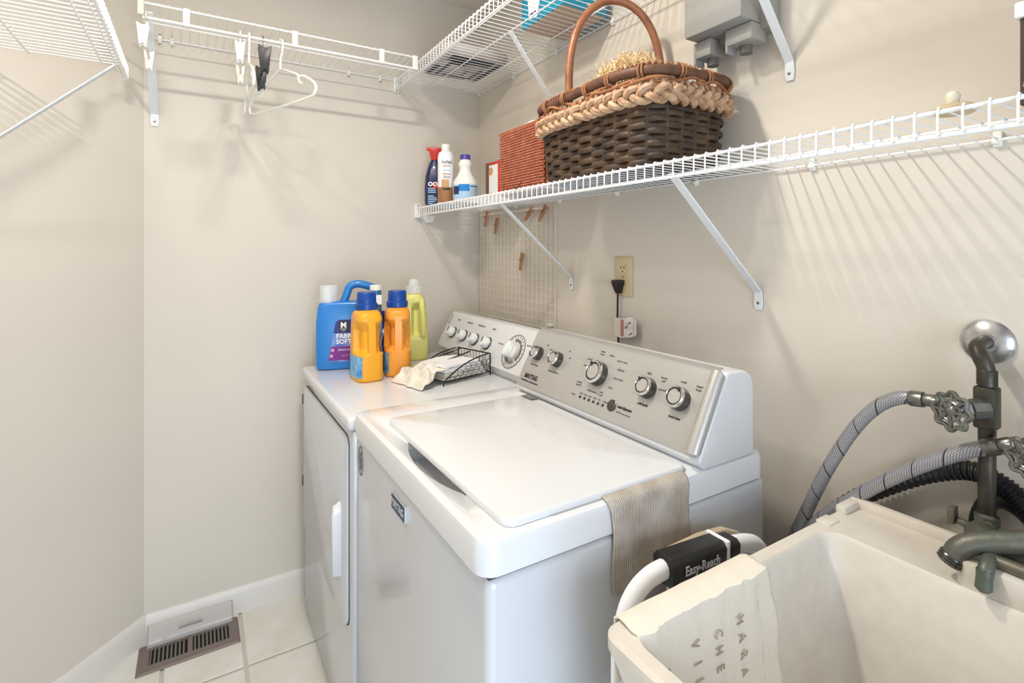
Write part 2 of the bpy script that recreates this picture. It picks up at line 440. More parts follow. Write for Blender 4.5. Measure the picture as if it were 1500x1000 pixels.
for yy in (-1.235, -1.20, -.9, -.6, -.47): wall_clip(bk, (0, yy, ZB-.008), (1, 0, 0), (0, 1, 0)); screw_at(bk, (.009, yy, ZB+.012), (1, 0, 0), .003); screw_at(bk, (.009, yy, ZB-.02), (1, 0, 0), .003)
mb = MB(); mb.box(.296, .316, Y0-.012, Y0+.004, 2.012, 2.062); mb.build('end_cap', 'cream', bk, smooth=False, bevel=.003, world=True)
bracket(bk, (.296, -1.25, 2.03), (0, -1.25, 1.768), (0, 1, 0), (1, 0, 0), w=.024)

# ------------------------------------------------------------------ dryer
DX0, DX1, DYF, DYB, DZ = .118, .806, -.792, -.13, .90
dr = thing('clothes_dryer', 'white front-loading dryer in the corner with bottles on top', 'dryer', ((DX0+DX1)/2, (DYF+DYB)/2, 0))
MB().box(DX0, DX1, DYF+.006, DYB, .02, DZ-.035).build('cabinet', 'enamel_shaded', dr, bevel=.008, world=True)
MB().box(DX0+.02, DX1-.02, DYF+.05, DYB-.02, 0, .022).build('toe_kick', 'shadowgap', dr, smooth=False, world=True)
MB().box(DX0-.001, DX1+.001, DYF-.006, DYB, DZ-.036, DZ).build('top_panel', 'enamel', dr, bevel=.012, seg=4, world=True)
# door: panel with rounded corners, set off by a dark groove
def door_ring(x0, x1, z0, z1, r, y): return [Vector((p.x, y, p.y)) for p in rrect(x0, x1, z0, z1, r, 0)]
MB().loft([door_ring(.15, .773, .335, .842, .03, DYF+.004), door_ring(.15, .773, .335, .842, .03, DYF+.0085)]).build('door_gap', 'shadowgap', dr, world=True)
dd = MB().loft([door_ring(.153, .770, .338, .839, .03, DYF+.006), door_ring(.153, .770, .338, .839, .03, DYF-.002), door_ring(.157, .766, .342, .835, .027, DYF-.005)]).build('door', 'enamel_shaded', dr, world=True)
mb = MB(); hz0, hz1 = .455, .652
rings = []
for z, w, d_ in ((hz0, .020, .010), (hz0+.004, .024, .022), (hz1-.03, .024, .024), (hz1-.012, .020, .020), (hz1, .002, .004)):
    rings.append([Vector((.715+w/2*a, DYF-.004-(d_ if b else 0), z)) for a, b in ((-1,0),(1,0),(.8,1),(-.8,1))])
mb.loft(rings).build('door_handle', 'enamel', dd, bevel=.002, world=True)
for hz in (.78, .48):
    MB().box(DX0-.004, DX0+.006, DYF-.004, DYF+.012, hz-.018, hz+.018).build('hinge', 'screw', dr, smooth=False, bevel=.002, world=True)
# console
def cons(poly, x0, x1): return MB().prism(poly, lambda u, v, w: Vector((w, u, v)), x0, x1)
DF0, DF1 = Vector((0, -.268, .936)), Vector((0, -.195, 1.064))
cons([(-.245, .90), (-.25, .925), (-.268, .932), (-.196, 1.062), (-.188, 1.068), (-.155, 1.068), (-.145, 1.05), (-.145, .90)], .132, .800).build('console', 'enamel', dr, bevel=.004, seg=3, world=True, ang=20)
DU = (DF1-DF0).normalized(); DN = Vector((1,0,0)).cross(DU)   # face normal
def dface(x, t, o=0.): return Vector((x, DF0.y, DF0.z))+DU*t+DN*o
tk = .0
for i, x in enumerate((.224, .323, .419, .516)):
    k = MB().lathe([(.024, 0), (.024, .002), (.023, .003)], dface(x, .066), 24, DN).build('knob', 'dchrome', dr, world=True)
    mb = MB(); mb.lathe([(.020, .003), (.021, .006), (.0195, .02), (.016, .026), (0, .027)], dface(x, .066), 20, DN)
    mb.build('knob_cap', 'knobw', k, world=True)
    tg = MB(); tg.obox(dface(x, .066, .0285)+DU*.006, (1,0,0), DU, .003, .017, .004); tg.build('pointer', 'ink', k, smooth=False, world=True)
    tt = ('TEMP', 'PRESS CARE', 'WRINKLE OFF', 'START')[i]
    text('printed_label', tt, .0085, dface(x+.004, .122, .001), (1,0,0), DU, 'ink', dr, True)
text('printed_label', 'MAYTAG', .011, dface(.15, .118, .001), -DU, (1,0,0), 'dink', dr, True)
dc = (.693, .068)
mb = MB(); mb.tube([dface(*dc, .0004)+(Vector((1,0,0))*cos(2*pi*j/48)+DU*sin(2*pi*j/48))*.058 for j in range(48)], .0013, 6, closed=True); mb.build('dial_ring', 'ink', dr, world=True)
def ringseg(r0, r1, a0, a1, off, n=18):
    mb = MB(); c = dface(*dc, off); rs = []
    for j in range(n+1):
        a = a0+(a1-a0)*j/n; u = Vector((1,0,0))*cos(a)+DU*sin(a)
        rs.append([c+u*r0, c+u*r1, c+u*r1+DN*.001, c+u*r0+DN*.001])
    return mb.loft(rs)
for a0, a1 in ((.95, 1.9), (-.75, .8), (-2.9, -.95), (2.85, 3.3)): ringseg(.034, .043, a0, a1, .0012).build('dial_scale', 'ink', dr, smooth=False, world=True)
for j in range(22):
    a = 2*pi*j/22; u = Vector((1,0,0))*cos(a)+DU*sin(a); MB().obox(dface(*dc, .0012)+u*.051, u, DN.cross(u), .006, .0018, .001).build('dial_tick', 'ink', dr, smooth=False, world=True)
k = MB().lathe([(.027, .001), (.027, .006), (.024, .012), (0, .012)], dface(*dc), 28, DN).build('timer_dial', 'knobw', dr, world=True)
mb = MB(); c = dface(*dc)
for a in range(1):
    rr = []
    for z, w, l in ((.010, .020, .026), (.02, .016, .027), (.034, .010, .026), (.038, .004, .02)):
        u = (Vector((1,0,0))*.25+DU).normalized(); w_ = DN.cross(u)
        rr.append([c+DN*z+u*l*cos(2*pi*j/20)+w_*w*sin(2*pi*j/20) for j in range(20)])
    mb.loft(rr)
mb.build('dial_grip', 'knobw', k, world=True)
text('printed_label', 'timed dry', .0075, dface(.605, .08, .001), (1,0,0), DU, 'ink', dr, True)
text('printed_label', 'auto dry', .0075, dface(.765, .10, .001), (1,0,0), DU, 'ink', dr, True)

# ------------------------------------------------------------------ washer
WX0, WX1, WYF, WYB, WZ = .815, 1.513, -.785, -.125, .92
wa = thing('washing_machine', 'white top-loading washer with brushed steel control panel', 'washer', ((WX0+WX1)/2, (WYF+WYB)/2, 0))
MB().box(WX0+.004, WX1-.002, WYF+.006, WYB, .02, WZ-.056).build('cabinet', 'enamel_shaded', wa, bevel=.014, seg=4, world=True)
MB().box(WX0+.02, WX1-.02, WYF+.05, WYB-.02, 0, .022).build('toe_kick', 'shadowgap', wa, smooth=False, world=True)
MB().box(WX0+.008, WX1-.006, WYF+.010, WYB-.02, WZ-.058, WZ-.050).build('seam', 'shadowgap', wa, smooth=False, world=True)
# top panel: rounded frame around the lid recess, with a finger scoop at the front
TZ0 = WZ-.053
LX0, LX1, LY0, LY1 = .945, 1.498, -.742, -.345
mb = MB()
k = 8
outs = [rrect(WX0, WX1, WYF-.004, WYB, .03, TZ0, k), rrect(WX0, WX1, WYF-.004, WYB, .03, WZ-.012, k), rrect(WX0+.003, WX1-.003, WYF-.001, WYB-.003, .028, WZ-.004, k), rrect(WX0+.011, WX1-.011, WYF+.007, WYB-.011, .024, WZ, k)]
mb.loft(outs)
top = mb.build('top_panel', 'enamel', wa, world=True)
# lid gap and scoop lie just above the panel as dark recess, lid proud of it
def scoop(x): 
    t = (x-1.10)/(1.36-1.10)
    return .030*(sin(pi*t)**.75) if 0 < t < 1 else 0.
xs = [1.09+.28*i/40 for i in range(41)]
cut = MB(); rs_ = []
for z, f_, bk_ in ((WZ-.046, .25, .06), (WZ-.02, .6, .06), (WZ+.012, 1.0, .06)):
    rs_.append([Vector((x, LY0-.003-scoop(x)*f_, z)) for x in xs]+[Vector((x, LY0+bk_, z)) for x in reversed(xs)])
cutter = cut.loft(rs_).build('cutter', 'enamel')
bo = top.modifiers.new('cut', 'BOOLEAN'); bo.object = cutter; bo.operation = 'DIFFERENCE'; bo.solver = 'EXACT'
cutter.location = -Vector((0, 0, 0))
dg = bpy.context.evaluated_depsgraph_get(); nm_ = bpy.data.meshes.new_from_object(top.evaluated_get(dg)); top.modifiers.clear(); top.data = nm_; bpy.data.objects.remove(cutter)
MB().loft([rrect(LX0-.003, LX1+.003, LY0+.065, LY1+.003, .022, WZ-.001, k), rrect(LX0-.003, LX1+.003, LY0+.065, LY1+.003, .022, WZ+.0009, k)]).build('lid_gap', mat('gap_grey', (170, 170, 170), .5), wa, world=True)
lid = MB().loft([rrect(LX0, LX1, LY0, LY1, .022, WZ+.0005, k), rrect(LX0, LX1, LY0, LY1, .022, WZ+.007, k), rrect(LX0+.002, LX1-.002, LY0+.002, LY1-.002, .021, WZ+.0105, k), rrect(LX0+.008, LX1-.008, LY0+.008, LY1-.008, .018, WZ+.0125, k), rrect(LX0+.2, LX1-.2, LY0+.15, LY1-.15, .01, WZ+.0135, k)]).build('lid', 'enamel', wa, world=True)
st = MB().obox((.985, -.362, WZ+.0132), (1, 0, 0), (0, 1, 0), .05, .022, .0008).build('lid_sticker', 'dchrome', lid, smooth=False, world=True)
for i in range(3): MB().obox((.985, -.356-.005*i, WZ+.0138), (1, 0, 0), (0, 1, 0), .036, .0016, .0006).build('sticker_print', 'silver', lid, smooth=False, world=True)
# console
cprof = round_poly([(-.318, .918), (-.336, .934), (-.250, 1.094), (-.166, 1.090), (-.166, .918)], [.018, .012, .012, .05, 0], 8)
cb = cons(cprof, .868, 1.513).build('console', 'enamel', wa, bevel=.006, seg=3, world=True, ang=50)
WF0, WF1 = Vector((0, -.3305, .944)), Vector((0, -.2535, 1.088))
WU = (WF1-WF0).normalized(); WN = Vector((1,0,0)).cross(WU); WL = (WF1-WF0).length
def wface(x, t, o=0.): return Vector((x, WF0.y, WF0.z))+WU*t+WN*o
rs = []
for x in (.876, 1.492):
    prof = [(-.002, .001), (-.002, .004), (.004, .006), (WL-.006, .006), (WL+.003, .004), (WL+.012, -.004), (WL+.016, -.012), (WL+.010, -.012), (WL, -.001)]
    rs.append([wface(x, t, o) for t, o in prof])
fp_ = MB().loft(rs).build('control_panel', 'steel', wa, world=True)
tr = []
for i, t in enumerate([j/16 for j in range(17)]):
    tr.append(wface(1.497, .004+t*(WL-.006), .004))
MB().tube([tr[0]-WU*.003-WN*.004]+tr+[tr[-1]+WU*.003-WN*.004], [.007]+[.0145]*17+[.007], 14).build('end_trim', 'steel', wa, world=True)
kn = [(.924, .097, .0195), (1.016, .096, .0205), (1.185, .092, .029), (1.345, .094, .0225), (1.434, .092, .0235)]
def washer_knob(x, t, r, pa):
    b = MB().lathe([(r*1.02, .006), (r*1.02, .012), (r*.96, .018), (r*.94, .0235)], wface(x, t), 32, WN).build('knob', 'dchrome', wa, world=True)
    MB().lathe([(r*.98, .0245), (r*.98, .027), (r*.9, .0295), (r*.78, .0298), (r*.72, .0275), (r*.72, .024)], wface(x, t), 32, WN).build('chrome_ring', 'chrome', b, world=True)
    MB().lathe([(r*.66, .02), (r*.66, .0275), (r*.63, .0283), (0, .0285)], wface(x, t), 32, WN).build('knob_face', 'steel', b, world=True)
    MB().tube([wface(x, t, .0280)+(Vector((1,0,0))*cos(2*pi*j/32)+WU*sin(2*pi*j/32))*r*.69 for j in range(32)], r*.045, 6, closed=True).build('face_groove', 'dink', b, world=True)
    u = Vector((1,0,0))*cos(pa)+WU*sin(pa)
    MB().obox(wface(x, t, .0292)+u*r*.74, u, WN.cross(u), r*.34, r*.2, .003).build('pointer', 'dink', b, smooth=False, world=True)
for (x, t, r), pa in zip(kn, (1.0, .9, 2.2, 2.3, 1.1)): washer_knob(x, t, r, pa)
def wl(s, x, t, size=.0078, m='ink', **k): text('printed_label', s, size, wface(x, t, .0063), (1,0,0), WU, m, wa, True, **k)
wl('MAYTAG', .932, .028, .0185, 'dink', sx=.82, bold=.0006); wl('COMMERCIAL TECHNOLOGY', .932, .014, .0062, 'dink')
wl('water temp', .924, .064); wl('fabric softener', 1.016, .062)
for s, x, t in (('hot', .95, .128), ('warm', .972, .118), ('on', 1.05, .128), ('off', 1.06, .110)): wl(s, x, t, .0072)
for s, x, t in (('normal', 1.135, .122), ('bulky\nitems', 1.172, .145), ('whites', 1.206, .144), ('power wash', 1.245, .136), ('delicates', 1.25, .116), ('rinse & spin', 1.252, .094), ('drain', 1.238, .07), ('casual', 1.13, .104), ('wrinkle\ncontrol', 1.13, .056), ('clean washer', 1.185, .048), ('soak\n& spin', 1.215, .05)): wl(s, x, t, .0068)
for i in range(6):
    MB().obox(wface(1.152+.0165*i, .026, .0066), (1,0,0), WU, .006, .006, .0012).build('indicator_light', 'dink', wa, smooth=False, world=True)
for s, x, t in (('status', 1.125, .027), ('wash', 1.152, .035), ('rinse', 1.169, .035), ('spin', 1.185, .035), ('done', 1.202, .035), ('lid', 1.218, .035), ('locked', 1.24, .035)): wl(s, x, t, .0062)
MB().lathe([(.0135, .005), (.0135, .0075), (.012, .0085), (0, .0085)], wface(1.262, .033), 24, WN).build('start_button', 'dchrome', wa, world=True)
wl('start/pause', 1.302, .036, .0098, 'dink', bold=.0002); wl('hold 3s to cancel', 1.302, .024, .0062)
wl('soil level', 1.345, .058, .0085, 'dink'); wl('load size', 1.434, .054, .0085, 'dink')
for s, x, t in (('light', 1.335, .127), ('heavy\nsoil', 1.378, .122), ('normal', 1.383, .10), ('small', 1.428, .128), ('super\nlarge', 1.468, .124)): wl(s, x, t, .0072)
# front badge and oval mark
bd = MB().box(1.112, 1.192, WYF-.001, WYF+.008, .802, .834).build('badge', 'silver', wa, smooth=False, bevel=.0015, world=True)
MB().box(1.114, 1.188, WYF-.002, WYF, .804, .832).build('badge_plate', 'navy', bd, smooth=False, world=True)
text('badge_lettering', 'MAYTAG', .022, (1.151, WYF-.0021, .818), (1,0,0), (0,0,1), 'silver', bd, True, sx=.78, bold=.0004)
ov = []
for j in range(40): ov.append((.854+.017*cos(2*pi*j/40), WYF+.0055, .806+.036*sin(2*pi*j/40)))
om = MB().tube(ov, .0012, 6, closed=True).build('oval_mark', 'ink', wa, world=True)
for i, (dx_, dz_, l_) in enumerate(((-.006, .004, .022), (0, 0, .040), (.006, -.006, .026), (-.003, -.018, .012), (.004, .018, .014))):
    MB().obox((.854+dx_, WYF+.0054, .806+dz_), (0, 0, 1), (-1, 0, 0), l_, .0022, .0008).build('oval_stroke', 'ink', om, smooth=False, world=True)

# ------------------------------------------------------------------ woven mat over the washer edge
mb = MB(); na, nb = 40, 40
def matpt(u, v):
    y = -.556+.186*v+.006*sin(u*9)*(v-.5)
    Ltop, Lside = .062, .155
    s_ = u*(Ltop+Lside)
    if s_ < Ltop-.012: p = Vector((WX1-Ltop+s_-.004, y+.012*(1-u*3)*.3, WZ+.004))
    elif s_ < Ltop+.012:
        a = (s_-Ltop+.012)/.024*pi/2; p = Vector((WX1-.011+.015*sin(a)-.0, y, WZ-.011+.015*cos(a)))
    else: p = Vector((WX1+.0045+.002*sin(v*7+u*5), y+.010*(s_-Ltop)/.15, WZ-.011-(s_-Ltop-.012)))
    return p
rows = [[matpt(i/na, j/nb) for j in range(nb+1)] for i in range(na+1)]
for r in rows: mb.v += r
w = nb+1
for i in range(na):
    for j in range(nb): mb.f.append((i*w+j, i*w+j+1, (i+1)*w+j+1, (i+1)*w+j))
mo = mb.build('woven_mat', 'mat_'); tag(mo, 'ribbed beige woven mat draped over the washer side edge', 'mat')
sol = mo.modifiers.new('thick', 'SOLIDIFY'); sol.thickness = .003; sol.offset = 0

# ------------------------------------------------------------------ jugs and bottles on the dryer
def body_loft(prof, n, k=48, sub=3):
    zs = []
    for a, b in zip(prof, prof[1:]):
        for j in range(sub): zs.append(a[0]+(b[0]-a[0])*j/sub)
    zs.append(prof[-1][0])
    return [sring(z, *interp(prof, z)[:2], n, k) for z in zs]
def spout_text(*a, **k): return text(*a, **k)
# blue softener jug
jx, jy = .208, -.656
jug = thing('softener_jug', 'large blue fabric softener jug with purple label and handle', 'bottle', (jx, jy, DZ), face_cam(jx, jy))
jp = [(0, .096, .038), (.006, .104, .045), (.03, .106, .047), (.17, .106, .047), (.195, .103, .044), (.225, .100, .040), (.238, .094, .036), (.243, .08, .030)]
MB().loft(body_loft(jp, 5)).build('body', 'blue', jug)
hp = smooth_path([(-.012, 0, .235), (.0, 0, .268), (.012, 0, .296), (.04, 0, .304), (.075, 0, .296), (.10, 0, .284), (.105, 0, .26), (.092, 0, .23)], 6)
MB().tube(hp, [.02]+[.0145]*(len(hp)-2)+[.02], 12).build('handle', 'blue', jug)
MB().lathe([(.034, .238), (.034, .25), (.032, .252), (.032, .296), (.029, .301), (0, .301)], (-.062, 0, 0), 28).build('cap', 'clear', jug)
MB().lathe([(.018, .24), (.018, .27), (.01, .276), (.01, .292), (0, .292)], (-.066, 0, 0), 20).build('pour_spout', 'white', jug)
def flat(name, pts, m, parent, y=-.0478, th=.0006):
    mb = MB(); mb.loft([[Vector((x, y, z)) for x, z in pts], [Vector((x, y-th, z)) for x, z in pts]]); return mb.build(name, m, parent, smooth=False)
lb = flat('label', [(-.060, .03), (.088, .03), (.088, .172), (.078, .18), (-.026, .18), (-.038, .172), (-.05, .10)], 'label_fade', jug)
flat('label_top', [(-.045, .132), (.088, .132), (.088, .172), (.078, .18), (-.026, .18), (-.038, .172)], 'label_navy', lb, -.0484)
flat('label_band', [(-.062, .036), (.088, .036), (.088, .085), (-.052, .085)], 'label_purple', lb, -.0484)
flat('emblem_panel', [(-.026, .138), (.004, .138), (.004, .176), (-.026, .176)], 'dink', lb, -.049)
ts = dict(R=(1,0,0), U=(0,0,1), parent=lb)
def jt(s, size, x, z, m='white', **k): return text('label_print', s, size, (x, -.0496, z), (1,0,0), (0,0,1), m, lb, **k)
jt('M', .026, -.011, .160, bold=.0012); jt("MEMBER'S", .0055, -.011, .147); jt('MARK', .005, -.011, .1415)
jt('FABRIC', .0225, -.036, .121, align='LEFT', bold=.0006); jt('SOFTENER', .0225, -.036, .101, align='LEFT', bold=.0006)
jt('2x', .016, .045, .16); jt('&', .02, .05, .121)
jt('SPRING FLOWERS', .0085, -.03, .072, 'white', align='LEFT'); jt('long lasting\nfreshness', .006, -.018, .052, 'label_pink', align='LEFT')
for a, b in ((.035, .05), (.05, .074), (-.052, .052), (-.048, .072), (.062, .06)):
    MB().lathe([(.006, 0), (.006, .0006), (0, .0007)], (a, -.049, b), 10, (0,-1,0)).build('flower_print', 'label_pink', lb)

# orange detergent jugs with grip recesses
def orange(x, y, rz, m, label, lab_side):
    t = thing('detergent_jug', label, 'bottle', (x, y, DZ), rz, 'orange detergent jugs')
    hx, hy = .045, .062
    prof = [(0, .041, .056), (.006, hx, hy), (.10, hx, hy), (.16, hx*.98, hy*.97), (.205, hx*.95, hy*.92), (.222, hx*.88, hy*.84), (.231, .032, .034), (.236, .030, .030)]
    zs = [.236*i/70 for i in range(71)]
    rings = []
    for z in zs:
        a, b = interp(prof, z); n = 3.6 if z < .21 else 3.6-1.6*(z-.21)/.026
        rg = sring(z, a, b, max(2, n), 72)
        out = []
        for p in rg:
            # two finger recesses either side of a central ridge on the near half
            s1 = max(0, min(1, (z-.088)/.014))*max(0, min(1, (.196-z)/.03))
            ax = abs(p.x)
            s2 = max(0, min(1, (ax-.0115)/.006))
            s3 = max(0, min(1, (-p.y-.004)/.022))
            dpt = s1*s2*s3
            q = p.copy(); q.x *= 1-.42*dpt; q.y += .020*dpt
            out.append(q)
        rings.append(out)
    MB().loft(rings).build('body', m, t)
    MB().lathe([(.034, .231), (.0365, .233), (.0365, .250), (.0345, .252), (.0320, .254), (.0310, .286), (.029, .289), (0, .289)], (0, 0, 0), 36).build('cap', 'bluecap', t)
    a0 = pi*1.02; lo, hi = (pi*.72, pi*1.32) if lab_side < 0 else (-pi*.32, pi*.28)
    patch(prof, .014, .084, lo, hi, 3.6, .0006).build('label', 'label_blue', t)
    return t
o1 = orange(.42, -.643, face_cam(.42, -.643)+radians(18), 'orange', 'orange detergent jug with blue cap standing nearest the dryer front', -1)
o2 = orange(.40, -.53, face_cam(.40, -.53)+radians(4), 'orange2', 'orange detergent jug with blue cap beside the crumpled napkins', -1)

# navy bottle with clear teal neck
nx, ny = .314, -.572
nb_ = thing('navy_bottle', 'tall navy bottle with white cap between the orange jugs', 'bottle', (nx, ny, DZ), face_cam(nx, ny))
np_ = [(0, .034, .024), (.005, .037, .027), (.17, .037, .027), (.20, .031, .025), (.212, .021, .021)]
MB().loft(body_loft(np_, 3.2)).build('body', 'navyb', nb_)
MB().lathe([(.021, .208), (.0215, .25), (.0195, .286), (.0195, .29)], (-.008, 0, 0), 24).build('neck', 'teal', nb_)
MB().lathe([(.0205, .286), (.0205, .302), (.018, .304), (0, .304)], (-.008, 0, 0), 24).build('cap', 'plast', nb_)
flat('neck_label', [(-.006, .236), (.013, .236), (.013, .27), (-.006, .27)], 'white', nb_, -.022)
ol = []
for j in range(30): ol.append((.024+.014*cos(2*pi*j/30), -.031, .098+.036*sin(2*pi*j/30)))
MB().tube(ol, .0012, 6, closed=True).build('oval_print', 'silver', nb_)
text('oval_lettering', 'clean', .016, (.025, -.0308, .096), (0,0,1), (-1,0,0), 'silver', nb_)
MB().lathe([(.012, 0), (.012, .0008), (0, .0009)], (.026, -.0302, .142), 14, (0,-1,0)).build('round_print', 'silver', nb_)

# pale yellow jug
yx, yy = .205, -.395
yj = thing('yellow_jug', 'pale yellow handled jug with frosted cap at the back of the dryer', 'bottle', (yx, yy, DZ), face_cam(yx, yy)+radians(0))
yp = [(0, .05, .036), (.006, .055, .041), (.10, .055, .041), (.19, .048, .038), (.24, .040, .034), (.256, .03, .028), (.262, .024, .024)]
rings = []
for i in range(61):
    z = .262*i/60; a, b = interp(yp, z); rg = sring(z, a, b, 3., 56); out = []
    for p in rg:
        s1 = max(0, min(1, (z-.085)/.02))*max(0, min(1, (.225-z)/.03)); s2 = max(0, 1-abs(p.x-.008)/.02); s3 = max(0, min(1, (-p.y-.004)/.014))
        q = p.copy(); q.y += .03*s1*min(1, s2*1.6)*s3; out.append(q)
    rings.append(out)
MB().loft(rings).build('body', 'pale', yj)
hp = smooth_path([(.03, -.028, .235), (.03, -.044, .21), (.034, -.046, .16), (.034, -.04, .10)], 6)
MB().tube(hp, .011, 10).build('handle', 'pale', yj)
MB().lathe([(.026, .256), (.033, .26), (.033, .286), (.03, .288), (.021, .289), (.0185, .312), (.016, .315), (0, .315)], (0, 0, 0), 32).build('cap', 'clear', yj)

# ------------------------------------------------------------------ black wire napkin holder with napkins
P1, P2 = Vector((.647, -.464, DZ)), Vector((.592, -.266, DZ)); E = (P2-P1).normalized(); Wd = Vector((-E.y, E.x, 0)); Lb = (P2-P1).length; Wb = .165
wb = thing('wire_napkin_holder', 'black chicken-wire napkin holder with weighted arm on the dryer', 'holder', P1)
def bp(a, b, z): return P1+E*a+Wd*b+Vector((0,0,z))
def topz(a): t = max(0, min(1, a/Lb)); return .012+.062*min(1, (1-(1-t)**2.2))
for s_ in (0, Wb):
    nm = 'side_frame'
    arc = [bp(0, s_, .0)]+[bp(Lb*i/12, s_, topz(Lb*i/12)) for i in range(13)]+[bp(Lb, s_, 0)]
    mb = MB(); mb.tube(arc, .0024, 8); mb.tube([bp(0, s_, .012), bp(Lb, s_, .012)], .0018, 6)
    fo = mb.build(nm, 'blackw', wb, world=True)
    mm = MB(); cell = .0235
    for r in range(4):
        for c in range(11):
            a = c*cell+(r % 2)*cell/2; z = .014+r*.0165
            q = [(a, z+.0055), (a+cell/2, z+.011), (a+cell, z+.0055)]
            for (a1, z1), (a2, z2) in zip(q, q[1:]):
                if max(a1, a2) < Lb and max(z1, z2) < min(topz(a1), topz(a2)): mm.tube([bp(a1, s_, z1), bp(a2, s_, z2)], .0008, 5)
            if a < Lb and z+.0055 < topz(a): mm.tube([bp(a, s_, max(.012, z-.0055)), bp(a, s_, z+.0055)], .0008, 5)
    mm.build('chicken_wire', 'blackw', fo, world=True)
mb = MB(); mb.tube([bp(Lb, 0, topz(Lb)), bp(Lb, Wb, topz(Lb))], .0024, 8); mb.tube([bp(Lb, 0, .012), bp(Lb, Wb, .012)], .0018, 6)
bf = mb.build('back_frame', 'blackw', wb, world=True)
mm = MB()
for i in range(1, 10): mm.tube([bp(Lb, Wb*i/10, .012), bp(Lb, Wb*(i+.5)/10.5, topz(Lb))], .0008, 5)
mm.tube([bp(Lb, 0, .04), bp(Lb, Wb, .04)], .0008, 5); mm.build('chicken_wire', 'blackw', bf, world=True)
mb = MB(); mb.tube([bp(Lb, Wb*.62, .068), bp(Lb*.2, Wb*.5, .052), bp(Lb*.12, Wb*.48, .046)], .0024, 8); mb.tube([bp(Lb, Wb*.95, .07), bp(Lb*.5, Wb*.9, .06)], .002, 6)
arm = mb.build('weight_arm', 'blackw', wb, world=True)
bc = bp(Lb*.12, Wb*.48, .044)
MB().lathe([(.0075*sin(pi*i/12), -.0075*cos(pi*i/12)) for i in range(13)], bc, 14).build('ball_weight', 'black', arm, world=True)
# napkins: a folded stack in the holder and a crumpled end spilling out
npk = thing('folded_napkins', 'stack of cream napkins lying in the black wire holder', 'napkins', bp(.1, .08, 0))
for i in range(6):
    mb = MB(); z0 = .013+.0078*i; gx, gy = 12, 10
    def q(u, v, dz): return bp(.012+(.178-.006*i)*u, .008+(.148-.004*i)*v, z0+dz+.002*sin(u*5+i)*sin(v*4+i*2))
    top_ = [[q(a/gx, b/gy, .0068) for b in range(gy+1)] for a in range(gx+1)]; bot = [[q(a/gx, b/gy, 0) for b in range(gy+1)] for a in range(gx+1)]
    o = len(mb.v)
    for r in top_: mb.v += r
    for r in bot: mb.v += r
    w = gy+1; n_ = (gx+1)*w
    for a in range(gx):
        for b in range(gy):
            mb.f.append((a*w+b, a*w+b+1, (a+1)*w+b+1, (a+1)*w+b)); mb.f.append((n_+a*w+b, n_+(a+1)*w+b, n_+(a+1)*w+b+1, n_+a*w+b+1))
    ed = [(0, b) for b in range(gy+1)]+[(a, gy) for a in range(1, gx+1)]+[(gx, b) for b in range(gy-1, -1, -1)]+[(a, 0) for a in range(gx-1, 0, -1)]
    for (a1, b1), (a2, b2) in zip(ed, ed[1:]+ed[:1]): mb.f.append((a1*w+b1, a2*w+b2, n_+a2*w+b2, n_+a1*w+b1))
    mb.build('napkin', 'napkin' if i < 3 else 'white', npk, world=True)
def noise(p):
    from mathutils import noise as N
    return N.noise(p)
mb = MB(); gx, gy = 44, 40
for a in range(gx+1):
    for b in range(gy+1):
        u, v = a/gx, b/gy
        A = .042-.125*u+.014*noise(Vector((u*3, v*4, 3))); B = .004+.165*v+.012*noise(Vector((u*3+7, v*3, 1)))
        drop = max(0, 1-u)**.55
        fold = .5+.5*sin(v*17+u*6+2*noise(Vector((u*3, v*3, 6))))
        z = .004+.050*drop*(.45+.55*sin(pi*min(1, .12+v*.95)))+.022*fold*(1-abs(2*u-1)**2)+.005*noise(Vector((u*9, v*9, 4)))
        mb.v.append(bp(A, B, max(.003, z*(1 if u < .9 else (1-u)*10))))
w = gy+1
for a in range(gx):
    for b in range(gy): mb.f.append((a*w+b, a*w+b+1, (a+1)*w+b+1, (a+1)*w+b))
cr = mb.build('crumpled_napkin', 'napkin'); tag(cr, 'crumpled cream cloth napkin spilling from the wire holder towards the jugs', 'napkin')
mo_ = cr.modifiers.new('thick', 'SOLIDIFY'); mo_.thickness = .002; mo_.offset = 1
mb = MB(); mb.loft([[bp(.028, b, .0462+.0035*sin(b*30)), bp(.042, b, .0468+.0035*sin(b*30)), bp(.042, b, .0476+.0035*sin(b*30)), bp(.028, b, .047+.0035*sin(b*30))] for b in [.02+.012*i for i in range(11)]])
mb.build('woven_stripe', 'stripe', npk, world=True)

# ------------------------------------------------------------------ things on the lower wire shelf
DK = 1.5168
sx_, sy_ = .098, -.262
sp = thing('spray_bottle', 'dark blue spray bottle with red trigger on the wire shelf', 'bottle', (sx_, sy_, DK), face_cam(sx_, sy_))
spf = [(0, .036, .026), (.005, .042, .03), (.07, .043, .03), (.12, .040, .028), (.16, .03, .023), (.185, .019, .017), (.196, .014, .014)]
MB().loft(body_loft(spf, 2.6)).build('body', 'navyb', sp)
mb = MB(); mb.lathe([(.016, .192), (.017, .205), (.015, .208)], (0, 0, 0), 20)
mb.prism([(-.017, .203), (.014, .203), (.026, .226), (.034, .232), (.034, .246), (-.028, .247), (-.034, .243), (-.034, .236), (-.024, .234), (-.02, .215)], lambda u, v, w: Vector((u, w, v)), -.011, .011)
trg = mb.build('trigger_head', 'red', sp, bevel=.002, smooth=True)
MB().tube([(.024, 0, .232), (.03, 0, .218), (.026, 0, .204)], .004, 8).build('trigger', 'red', trg)
patch(spf, .07, .098, -.5*pi-.1, -.5*pi+.8, 2.6).build('label_flash', 'red', sp)
text('label_print', 'OO', .024, (-.008, -.0312, .088), (1,0,0), (0,0,1), 'white', sp, bold=.001)
